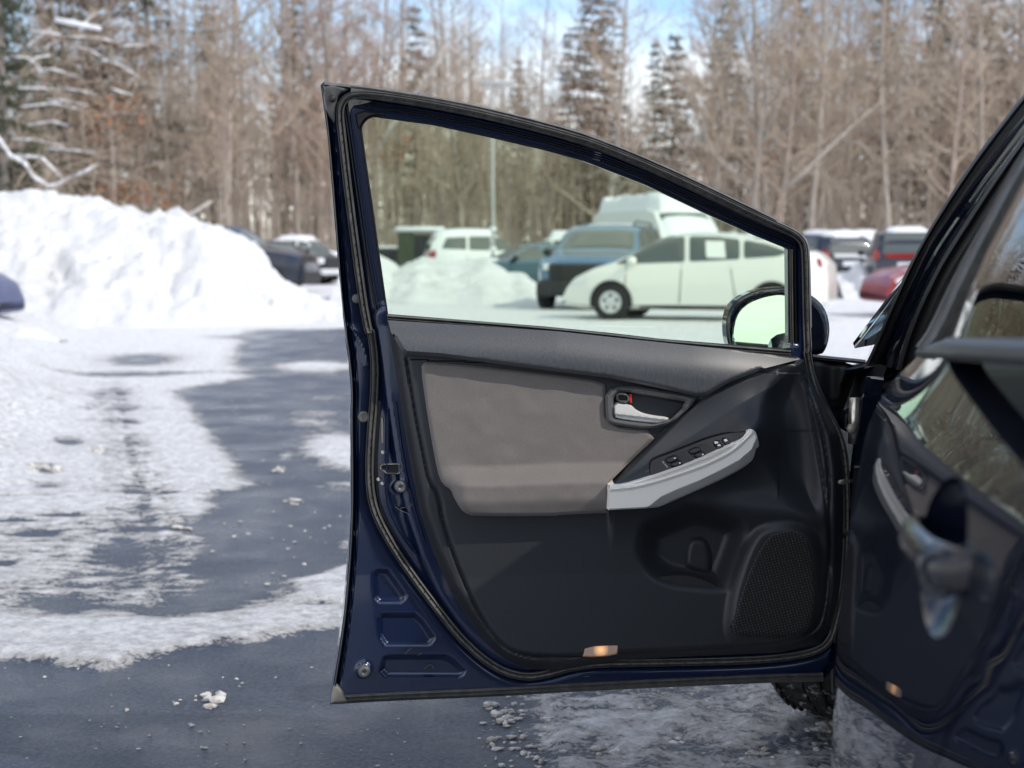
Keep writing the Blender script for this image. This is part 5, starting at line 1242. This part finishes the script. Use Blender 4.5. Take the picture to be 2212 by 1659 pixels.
# top frame: outer lip, broad seal, painted ribs, inner run
top_out = c1((106, 100), (400, 131), (740, 189), (1000, 245), (1330, 329), (1560, 399)) + c4((60, 66), (300, 166), (600, 304), (900, 451), (1150, 569), (1330, 648), (1425, 702), (1458, 760), (1466, 900), (1470, 1100), (1474, 1300), (1486, 1470)) + c3((1036, 190), (1062, 275), (1106, 365), (1146, 455), (1168, 565), (1178, 700), (1180, 1000), (1170, 1150), (1146, 1250), (1136, 1330))
ribbon('roof_edge_seal', [(x, y + 3.5) for x, y in top_out[:17]], [(-4.6, -.02), (-4.4, -.004), (-2, .006), (2, .010), (4.6, .004), (4.8, -.02)], M['rubber'], D, step=6)
ribbon('front_edge_seal', [(x - 4.5, y) for x, y in top_out[17:]], [(-4.6, -.02), (-4.2, .0), (-1, .012), (3, .012), (4.6, .0), (4.8, -.02)], M['rubber_black'], D, step=6)
wide = [(-9.5, -.012), (-9.2, .004), (-7, .013), (-4.5, .014), (-3.2, .008), (-1.5, .010), (1, .016), (4, .017), (6.5, .012), (8, .015), (9.3, .008), (9.6, -.012)]
def seal_taper_band(P): return 1
ribbon('upper_weatherstrip', c1((250, 150), (400, 168), (740, 222), (1000, 276), (1330, 358), (1500, 408)) + c4((0, 84), (300, 198), (600, 330), (900, 474), (1150, 594), (1245, 642)), [(-14, -.012), (-13.6, .004), (-11, .010), (-9, .004), (-6, .011), (0, .0125), (8, .011), (13, .006), (13.4, -.012)], M['rubber'], D, step=7)
ribbon('weatherstrip', seal, wide, M['rubber'], D, closed=True, step=6)
hv, hf = [], []
ss = resample(seal_sm, 62)
for q in ss[::1]:
    a = door_map(np.array([[q[0] + 2, q[1] + 3]]), .0165)[0]; b = len(hv)
    for j in range(6): an = math.pi * j / 3; hv.append((a[0] + .0011 * math.cos(an) + DN[0] * .001, a[1] + DN[1] * .001, a[2] + .0013 * math.sin(an)))
    for j in range(6): an = math.pi * j / 3; hv.append((a[0] + .0011 * math.cos(an) - DN[0] * .004, a[1] - DN[1] * .004, a[2] + .0013 * math.sin(an)))
    hf.append(tuple(b + j for j in range(6))); hf += [(b + j, b + (j + 1) % 6, b + 6 + (j + 1) % 6, b + 6 + j) for j in range(6)]
new_obj('vent_pinholes', hv, hf, mat('pinhole_black', (.002, .002, .002), .9), D, smooth=False)['kind'] = 'stuff'
frame_in = c1((448, 1378), (402, 1050), (362, 760), (332, 560), (303, 355), (300, 320), (262, 232)) 
top_in = c1((262, 232), (370, 248), (700, 300), (1000, 360), (1300, 432), (1659, 540)) + c4((0, 185), (400, 340), (800, 530), (1100, 662), (1385, 780))
fr_left = c1((215, 235), (243, 420), (262, 560), (292, 760), (338, 1080), (385, 1330), (412, 1480))
for k_, o_ in enumerate((0, 6.0, 12.0)):
    lo = [(x + o_, y) for x, y in fr_left]
    ribbon('frame_rib', lo, [(-2.6, -.01), (-2.2, .002), (-1.2, .007), (1.0, .007), (2.0, .002), (2.6, -.01)], M['navy'] if k_ else M['rubber_black'], D, step=7)
for k_, (o_, m_) in enumerate(((-14.0, 'navy'), (-9.0, 'navy'), (-4.2, 'rubber_black'), (1.0, 'navy'))):
    lo = [(x - o_ * .2, y + o_) for x, y in top_in]
    wd = 2.3 if k_ < 3 else 3.2
    ribbon('frame_rib', lo, [(-wd - .2, -.01), (-wd, .004 - .002 * k_), (-wd * .4, .012 - .002 * k_), (wd * .5, .011 - .002 * k_), (wd, .004 - .002 * k_), (wd + .2, -.01)], M[m_], D, step=7)
# inner run channel of the glass (black rubber)
ribbon('glass_run_seal', rnd(hole, 5), [(-3.8, -.03), (-3.5, .002), (-1, .004), (1.8, -.002), (2.2, -.02), (2.0, -.03)], M['rubber_black'], D, closed=True, step=7, it=0)
relief('run_corner', chaikin(c1((270, 250), (480, 275), (372, 284), (336, 298), (310, 328), (300, 365), (285, 345)), 1), lambda P, s: .006 * sstep(s, 0, 3), M['rubber_black'], D, step=3, back=-.02)
relief('corner_joint', chaikin(c1((228, 188), (290, 186), (370, 200), (372, 214), (300, 232), (262, 236), (243, 300), (232, 250)), 1), lambda P, s: .013 * sstep(s, 0, 3), M['rubber'], D, step=3, back=-.01)
# vertical glass run at the front end
fv = c4((1352, 800), (1354, 1100), (1360, 1470))
ribbon('front_run_strip', fv, [(-3.6, -.03), (-3.4, .010), (-1.2, .013), (.2, .004), (1.0, .012), (3.4, .010), (3.6, -.03)], M['rubber'], D, step=8)
ribbon('front_run_strip', [(x + 8, y + 4) for x, y in fv], [(-3.9, -.03), (-3.7, .008), (0, .010), (3.7, .006), (3.9, -.03)], M['gloss_black'], D, step=8)
ribbon('front_frame_post', [(x + 18, y) for x, y in fv], [(-6.5, -.03), (-6.3, .004), (-2, .010), (2, .010), (6.3, .004), (6.5, -.03)], M['navy'], D, step=8)
# the pane
def grow(poly, d):
    p = np.array(poly, float); t = np.roll(p, -1, 0) - np.roll(p, 1, 0); t /= np.linalg.norm(t, axis=1)[:, None] + 1e-9; nr = np.c_[-t[:, 1], t[:, 0]]
    q = p + nr * d
    return [tuple(v) for v in (q if inside(q[:1] * 0 + (p[0] + nr[0] * .5), poly)[0] == False else p - nr * d)]
bigger = grow(resample(hole, 14), 7)
relief('window_pane', bigger, lambda P, s: -.022, M['pane'], D, step=60, back=-.0262, bstep=30, cap=True)

for q in (((710, 1095), (760, 1130), (862, 1172)), ((765, 1110), (840, 1095), (902, 1068)), ((700, 316), (732, 330))):
    ribbon('scratch', c13(*q), [(-.55, .0), (-.5, .0145), (.5, .0145), (.55, .0)], M['frame_trim'], D, step=4)
for q in (((1090, 555), (1150, 490), (1170, 478)), ((1250, 572), (1300, 540)), ((1330, 740), (1390, 680), (1440, 700), (1445, 740))):
    ribbon('scratch', c11(*q), [(-.5, -.012), (-.45, .001), (.45, .001), (.5, -.012)], M['frame_trim'], D, step=4)
# --- trim panel
G_in = chaikin(c2((415, 172), (450, 400), (490, 600), (508, 680), (545, 720), (565, 850), (635, 1050), (700, 1190), (780, 1320), (860, 1380), (1037, 1392)) + c3((300, 1372), (600, 1358), (900, 1335), (1050, 1290), (1090, 1180), (1110, 900), (1105, 620), (1070, 430), (1000, 230)), 2, False)
bowl = chaikin(c3((842, 300), (900, 235), (985, 205), (1045, 330), (1085, 520), (1095, 740), (1060, 830), (960, 770), (860, 640), (828, 500), (822, 400)), 2)
pocket = chaikin(c3((318, 905), (345, 830), (430, 800), (560, 745), (690, 790), (760, 830), (770, 900), (735, 1000), (700, 1090), (690, 1118), (560, 1112), (440, 1096), (360, 1050), (318, 980)), 2)
spk_o = chaikin(c3((700, 1160), (728, 1050), (785, 900), (840, 855), (960, 845), (1045, 890), (1070, 1000), (1068, 1180), (1040, 1290), (980, 1325), (740, 1325), (690, 1290)), 2)
arm_top = c3((205, 690), (300, 682), (400, 657), (500, 624), (600, 588), (700, 538), (748, 495), (780, 462))
arm_line = chaikin(arm_top, 2, False)
diag = c3((205, 672), (425, 465), (572, 332), (700, 262), (850, 210), (1000, 170))
armreg = c3((205, 672), (425, 465), (572, 332), (700, 262), (850, 210), (1000, 170), (1250, 170), (1250, 1500), (205, 1500))
def trim_h(P, s):
    w = .019 + .024 * sstep(s, -1, 22) ** .8
    dg = seg_dist(P, G_in, False); w = w - .005 * np.exp(-(dg / 3.2) ** 2)
    ins = inside(P, list(G_in)); w = w + .004 * ins * sstep(dg, 0, 10)
    w = w - .034 * sstep(sdf(P, bowl), -16, 55)
    w = w + .006 * np.exp(-(seg_dist(P, bowl) / 14) ** 2) * (P[:, 0] < 1680)
    wa = w.copy(); w = 0 * w
    # armrest mass
    da = seg_dist(P, arm_line, False); below = P[:, 1] > np.interp(P[:, 0], [q[0] for q in arm_line], [q[1] for q in arm_line])
    w = w + np.where(below, .050 * np.exp(-(da / 62) ** 2), .058 * np.exp(-(da / 55) ** 1.5)) 
    w = wa + w * sstep(sdf(P, armreg), -3, 12)
    w = w - .050 * sstep(sdf(P, pocket), -8, 52)
    w = w + .020 * sstep(sdf(P, spk_o), -14, 16)
    # rounded shoulder over the pocket
    ds = seg_dist(P, c3((600, 770), (760, 780), (900, 790), (1020, 800)), False); w = w + .016 * np.exp(-(ds / 34) ** 2)
    # seam down the front side
    dv = seg_dist(P, chaikin(c3((1010, 260), (1060, 560), (1100, 800), (1115, 1100), (1085, 1270)), 2, False), False); w = w - .005 * np.exp(-(dv / 3.6) ** 2)
    dd = seg_dist(P, c3((205, 672), (425, 465), (572, 332)), False); w = w - .004 * np.exp(-(dd / 3) ** 2)
    return np.maximum(w, -.016)
tp = relief('trim_panel', trim, trim_h, M['plastic'], D, step=2.9, back=0, bstep=4, angle=50)
roll = c2((340, 12), (352, 60), (398, 138), (412, 150), (560, 160), (700, 178), (850, 198), (1037, 222)) + c3((200, 246), (400, 286), (560, 322), (600, 318), (700, 262), (850, 205), (985, 170)) + c3((960, 158), (700, 132), (300, 90), (0, 58))
def roll_h(P, s):
    dtop = seg_dist(P, c2((340, 12), (1037, 52)) + c3((300, 90), (700, 132), (985, 168)), False); 
    t = np.clip(dtop / 62, 0, 1.4)
    r_ = .048 + .030 * np.sin(np.clip(t * 1.25 + .12, 0, 1.57)) - .008 * (1 - sstep(s, 0, 7)) * (t > .5) + .004 - .012 * sstep(P[:, 0], 1490, 1730)
    return np.maximum(r_, trim_h(P, seg_dist(P, trim)) + .0035)
relief('window_sill_roll', roll, roll_h, M['roll'], D, step=4, back=.02, bstep=4)
ribbon('belt_seal', c1((448, 1380), (900, 1414), (1300, 1446), (1659, 1483)) + c4((500, 1405), (1000, 1446), (1350, 1475)), [(-5.5, -.03), (-5.2, .030), (-2, .038), (1, .030), (4, .040), (5.5, .034)], M['rubber'], D, step=8)

# fabric insert with its armrest step
fab = c2((474, 205), (486, 184), (520, 182), (780, 206), (1037, 236)) + c3((186, 262), (191, 300), (194, 440), (420, 466), (300, 580), (205, 674), (204, 797), (0, 806)) + c2((1037, 810), (690, 812), (650, 798), (618, 755), (598, 702), (562, 682), (542, 630), (516, 490), (492, 340))
fab = chaikin(fab, 1, keep=(fab.index(c3((204, 797))[0]), fab.index(c3((205, 674))[0])))
crease = c2((560, 684), (750, 690), (1037, 676)) + c3((0, 676), (205, 672))
def fab_h(P, s):
    yc = np.interp(P[:, 0], [q[0] for q in crease], [q[1] for q in crease]); d = P[:, 1] - yc
    w = .0500 + .006 * sstep(s, 0, 6)
    arm = .042 * sstep(d, -46, 4) * sstep(P[:, 0], 940, 1010) - .010 * sstep(d, 30, 72)
    w = w + arm + .004 * (fbm(P[:, 0], P[:, 1], .02, 2, 5) - .5) * sstep(s, 4, 30)
    return w
relief('fabric_insert', fab, fab_h, M['fabric'], D, step=4.2, back=.02, bstep=4)
# inner handle: bezel, dark cup, lever, lock knob
bez = chaikin(c9((95, 145), (1000, 290), (1115, 335), (720, 685), (150, 615), (100, 560)), 2)
cup = chaikin(c9((185, 248), (430, 262), (860, 340), (1000, 372), (745, 618), (200, 560), (180, 520)), 1)
relief('handle_bezel', bez, lambda P, s: .060 + .006 * sstep(s, 0, 5) , M['bezel'], D, step=2.5, back=.03, holes=[cup], bstep=2.5)
relief('handle_cup', [tuple(np.mean(cup, 0) + (np.array(q) - np.mean(cup, 0)) * 1.03) for q in cup], lambda P, s: .060 - .022 * sstep(s, 0, 12), M['recess'], D, step=3, back=.02)
lev = chaikin(c9((182, 370), (340, 392), (375, 400), (430, 455), (520, 495), (640, 520), (782, 535), (780, 560), (735, 612), (500, 600), (200, 558), (186, 520)), 1)
relief('inner_handle', lev, lambda P, s: .058 + .010 * sstep(s, 0, 4) - .006 * sstep(P[:, 1] - (P[:, 0] - 1325) * .12, 893, 898), M['silver2'], D, step=2, back=.04)
relief('lock_knob', chaikin(c9((212, 262), (352, 275), (358, 380), (218, 368)), 1), lambda P, s: .062 + .003 * sstep(s, 0, 2) + .002 * np.exp(-((s - 3.4) / .9) ** 2), M['bezel'], D, step=1.4, back=.04)
relief('lock_button_face', c9((236, 286), (330, 294), (332, 350), (240, 344)), lambda P, s: .0668, M['gloss_black'], D, step=3, back=.05)
relief('lock_marker', c9((357, 280), (380, 286), (384, 380), (362, 372)), lambda P, s: .062, M['red'], D, step=3, back=.04)

# armrest: silver grip with two facets
arm = c9((135, 1270), (300, 1262), (520, 1205), (760, 1125), (1000, 1040), (1200, 950), (1400, 860), (1560, 780), (1620, 720), (1650, 668), (1700, 665), (1735, 700), (1768, 830), (1760, 920), (1730, 975), (1600, 1085), (1300, 1240), (1000, 1370), (700, 1505), (610, 1520), (128, 1545))
arm = chaikin(arm, 1, keep=(0, len(arm) - 1))
facet = c9((520, 1540), (700, 1400), (850, 1330), (1100, 1230), (1350, 1110), (1550, 1000), (1690, 880), (1740, 760))
def arm_h(P, s):
    fy = np.interp(P[:, 0], [q[0] for q in facet], [q[1] for q in facet]); lo = np.clip(P[:, 1] - fy, 0, 99) * (P[:, 0] > facet[0][0])
    da = seg_dist(P, arm_line, False)
    return .112 + .0035 * np.clip(1 - (da - 5) ** 2 / 40, 0, 1) + .006 * sstep(da, 0, 6) - .0016 * lo - .006 * (1 - sstep(s, 0, 3.0))
relief('armrest_grip', arm, arm_h, M['silver'], D, step=2.6, back=.03, bstep=2.6, angle=30)
sw = chaikin(c9((572, 1060), (585, 1000), (640, 965), (800, 910), (1000, 830), (1200, 750), (1400, 695), (1560, 675), (1645, 672), (1610, 735), (1540, 790), (1380, 870), (1180, 962), (980, 1052), (740, 1138), (590, 1188), (575, 1130)), 1)
def upd(P): return np.array([*zip(*arm_line)][0]), np.array([*zip(*arm_line)][1])
def sw_h(P, s, o=0):
    xa, ya = upd(P); d = np.interp(P[:, 0], xa, ya) - P[:, 1]
    return .109 - .00055 * np.clip(d, 0, 90) + o - .003 * (1 - sstep(s, 0, 2)) * (o == 0)
relief('switch_panel', sw, sw_h, M['gloss_black'], D, step=2.6, back=.02, bstep=2.6)
relief('armrest_tray', c9((215, 1262), (570, 1108), (582, 1188), (500, 1210), (300, 1255)), lambda P, s: sw_h(P, s, -.004), M['bezel'], D, step=3, back=.02)
M['switch'] = mat('switch_plastic', (.012, .012, .013), .35)
for q in (((730, 985), (955, 905), (1055, 1005), (880, 1085), (790, 1060)), ((980, 890), (1195, 812), (1305, 905), (1130, 985), (1040, 960))):
    relief('switch_well', c9(*q), lambda P, s: sw_h(P, s, .0012), mat('switch_well', (.003, .003, .003), .3), D, step=3, back=.05)
for q in (((738, 988), (860, 940), (905, 985), (790, 1035)), ((792, 1040), (905, 992), (940, 1035), (850, 1075)), ((990, 895), (1100, 850), (1150, 890), (1040, 938)), ((1045, 942), (1150, 895), (1190, 940), (1110, 975))):
    relief('window_switch', chaikin(c9(*q), 1), lambda P, s: sw_h(P, s, .004 + .0016 * sstep(s, 0, 1.6)), M['switch'], D, step=1.6, back=.05)
for q in (((1262, 800), (1335, 778), (1358, 818), (1285, 845)), ((1290, 850), (1362, 824), (1388, 858), (1318, 884)), ((1350, 770), (1420, 752), (1468, 815), (1410, 838))):
    relief('lock_switch', chaikin(c9(*q), 1), lambda P, s: sw_h(P, s, .004 + .0012 * sstep(s, 0, 1.2)), M['switch'], D, step=1.4, back=.05)
for q in (((1280, 802), (1305, 795), (1325, 804), (1318, 818), (1288, 822)), ((1315, 835), (1345, 828), (1350, 846), (1322, 850)), ((1382, 778), (1412, 768), (1428, 790), (1398, 802)), ((838, 975), (858, 972), (860, 984), (842, 986)), ((895, 1028), (912, 1026), (914, 1038), (900, 1040)), ((1145, 935), (1162, 932), (1164, 945), (1150, 946))):
    relief('switch_symbol', c9(*q), lambda P, s: sw_h(P, s, .0066), M['white_print'], D, step=2, back=.06)
# lettering ALL AUTO, running down beside the window switches
tcu = bpy.data.curves.new('lettering', 'FONT'); tcu.body = 'ALL AUTO'; tcu.size = 1; tcu.extrude = .02
to = bpy.data.objects.new('tmp', tcu); COL.objects.link(to); bpy.context.view_layer.update()
tm = bpy.data.meshes.new_from_object(to.evaluated_get(bpy.context.evaluated_depsgraph_get())); bpy.data.objects.remove(to)
tv = np.array([v.co[:] for v in tm.vertices]); wdt = tv[:, 0].max()
(ax, ay), (bx, by) = c9((712, 1018), (762, 1082)); ln = math.hypot(bx - ax, by - ay); ux, uy = (bx - ax) / ln, (by - ay) / ln; hgt = 4.2
Pp = np.c_[ax + ux * tv[:, 0] / wdt * ln + uy * tv[:, 1] * hgt, ay + uy * tv[:, 0] / wdt * ln - ux * tv[:, 1] * hgt]
new_obj('lettering', door_map(Pp, sw_h(Pp, np.full(len(Pp), 9.), .0015 + .0) + tv[:, 2] * .01), [tuple(p.vertices) for p in tm.polygons], M['white_print'], D, smooth=False)

# speaker grille, pocket lip, courtesy lamp
spk = chaikin(c3((905, 873), (960, 868), (1015, 905), (1040, 1000), (1044, 1150), (1030, 1240), (990, 1290), (900, 1304), (740, 1300), (703, 1282), (714, 1240), (758, 1085), (815, 955), (855, 893)), 1)
relief('speaker_grille', spk, lambda P, s: .0695 + .001 * sstep(s, 0, 4), M['speaker'], D, step=5, back=.03, bstep=4)
lip = chaikin(c3((372, 1072), (392, 1052), (520, 1046), (600, 1068), (660, 1098), (688, 1120), (560, 1114), (440, 1100)), 1)
relief('pocket_lip', lip, lambda P, s: .034 + .004 * sstep(s, 0, 3), M['recess'], D, step=3, back=-.01)
relief('pocket_divider', chaikin(c3((505, 1040), (498, 980), (512, 900), (560, 878), (610, 890), (638, 950), (640, 1030), (632, 1075)), 1), lambda P, s: -.006 + .014 * sstep(s, 0, 20), M['plastic'], D, step=4, back=-.03)
lampp = chaikin(c3((106, 1342), (238, 1334), (245, 1340), (244, 1360), (235, 1380), (100, 1389), (99, 1370)), 1)
M['lamp'] = mat('courtesy_lamp_lens', (.36, .28, .25), .25, 0, .4, bump=((900, 900, 900), .5, .001))
def lamp_glow():
    m = M['lamp']; n = m.node_tree; b = n.nodes['Principled BSDF']; g = n.nodes.new('ShaderNodeNewGeometry'); ctr = door_map(np.array(c3((172, 1356))), .05)[0]
    vm = n.nodes.new('ShaderNodeVectorMath'); vm.operation = 'DISTANCE'; vm.inputs[1].default_value = tuple(ctr); n.links.new(g.outputs['Position'], vm.inputs[0])
    mr = n.nodes.new('ShaderNodeMapRange'); mr.inputs['From Min'].default_value = .002; mr.inputs['From Max'].default_value = .016; mr.inputs['To Min'].default_value = .7; mr.inputs['To Max'].default_value = .05
    n.links.new(vm.outputs['Value'], mr.inputs['Value']); n.links.new(mr.outputs[0], b.inputs['Emission Strength']); b.inputs['Emission Color'].default_value = (1, .50, .18, 1)
lamp_glow()
relief('courtesy_lamp', lampp, lambda P, s: .044 + .006 * sstep(s, 0, 3), M['lamp'], D, step=2.5, back=.02)

# lock edge hardware
lf = c13((535, 632), (600, 622), (755, 620), (772, 640), (772, 720), (755, 742), (610, 742), (575, 705), (535, 690)); li = c13((560, 650), (605, 636), (742, 634), (754, 650), (750, 708), (735, 725), (625, 722), (590, 690), (562, 680))
relief('latch_plate', chaikin(lf, 1), lambda P, s: .012 + .003 * sstep(s, 0, 1.5), M['steel'], D, step=1.6, back=-.01, holes=[li], bstep=1.6)
relief('latch_mouth', li, lambda P, s: .0075, M['pinhole'] if 'pinhole' in M else mat('latch_dark', (.002, .002, .002), .6), D, step=5, back=-.01)
for q in ((765, 870), (365, 118)):
    (x, y), = c13(q); p = Vector(door_map(np.array([[x, y]]), .008)[0])
    if q[0] > 400: disc('rubber_stop', p, Vector((DN[0], DN[1], 0)), [(.012, -.004), (.0115, .010), (.009, .013), (.004, .013), (.003, .010), (.0001, .010)], M['bezel'], D)
    else: disc('drain_plug', p - Vector((DN[0], DN[1], 0)) * .006, Vector((DN[0], DN[1], 0)), [(.011, -.002), (.0105, .003), (.008, .0045), (.006, .003), (.0001, .0035)], M['rubber'], D)
(x, y), = c11((580, 762)); p = Vector(door_map(np.array([[x, y]]), .006)[0]); disc('rubber_stop', p, Vector((DN[0], DN[1], 0)), [(.012, -.004), (.0115, .009), (.009, .012), (.004, .012), (.003, .009), (.0001, .009)], M['bezel'], D)
(x, y), = c1((282, 1280)); p = Vector(door_map(np.array([[x, y]]), .001)[0]); disc('drain_plug', p, Vector((DN[0], DN[1], 0)), [(.009, -.002), (.0085, .003), (.006, .0045), (.0001, .0045)], M['bezel'], D)
for q in ((572, 500), (525, 795), (568, 840)):
    (x, y), = c13(q); p = Vector(door_map(np.array([[x, y]]), .004)[0]); disc('latch_screw', p, Vector((DN[0], DN[1], 0)), [(.0042, -.003), (.004, .002), (.002, .003), (.0001, .0015)], M['steel'], D, 12)
relief('jamb_shade_strip', c13((490, -60), (598, -60), (600, 590), (590, 900), (640, 1100), (760, 1380), (900, 1640), (880, 1680), (700, 1420), (560, 1180), (510, 960), (485, 760), (485, 560)), lambda P, s: -.002, M['rubber_black'], D, step=6, back=-.02)  # black strip standing for the shade between weatherstrip and trim
relief('caution_sticker', c13((556, 128), (575, 128), (576, 400), (560, 400)), lambda P, s: .0035, mat('yellowed_label', (.42, .36, .26), .6), D, step=4, back=-.002)
relief('jamb_wall_strip', chaikin(c13((600, 10), (655, 10), (640, 560), (630, 900), (660, 1060), (800, 1400), (980, 1640), (940, 1640), (760, 1400), (620, 1120), (590, 900), (595, 560)), 1), lambda P, s: .010 + .004 * sstep(s, 0, 3), M['navy'], D, step=3, back=-.01)

# ------------------------------------------------------------------ mirror on the outside of the door
mh = chaikin(c4((935, 1400), (928, 1330), (928, 1260), (950, 1180), (1010, 1115), (1120, 1065), (1220, 1050), (1330, 1045), (1470, 1090), (1540, 1140), (1585, 1210), (1604, 1300), (1600, 1380), (1580, 1450), (1550, 1490), (1400, 1500), (1100, 1500), (960, 1480)), 1)
mmap = plane_at(2.99, -.10)
mgl = chaikin(c4((985, 1415), (975, 1350), (990, 1260), (1020, 1200), (1080, 1150), (1160, 1118), (1240, 1100), (1300, 1098), (1326, 1110), (1328, 1440), (1320, 1460), (1150, 1450), (1020, 1440)), 1)
def mh_h(P, s): return .012 * sstep(s, 0, 9) - .044 * sstep(sdf(P, mgl), -3, 2)
mo = relief('side_mirror', mh, mh_h, M['navy_body'], D, step=4, back=-.06, mapf=mmap, push=ypush, bstep=4)
relief('mirror_back', mh, lambda P, s: -.065 - .06 * sstep(s, 0, 70), M['navy_body'], D, step=8, back=-.06, mapf=mmap, push=lambda V, d: ypush(V, -np.asarray(d)), bstep=5)
relief('mirror_glass', mgl, lambda P, s: .002, M['mirror'], D, step=9, back=-.01, mapf=plane_at(3.155, .20, .05), push=ypush, bstep=4)
v_, f_ = tube_pts([at_depth(1690, 745, 2.97), at_depth(1700, 775, 2.93), at_depth(1712, 800, 2.88)], [.03, .035, .035], 12); new_obj('mirror_arm', v_, f_, M['navy_body'], D)
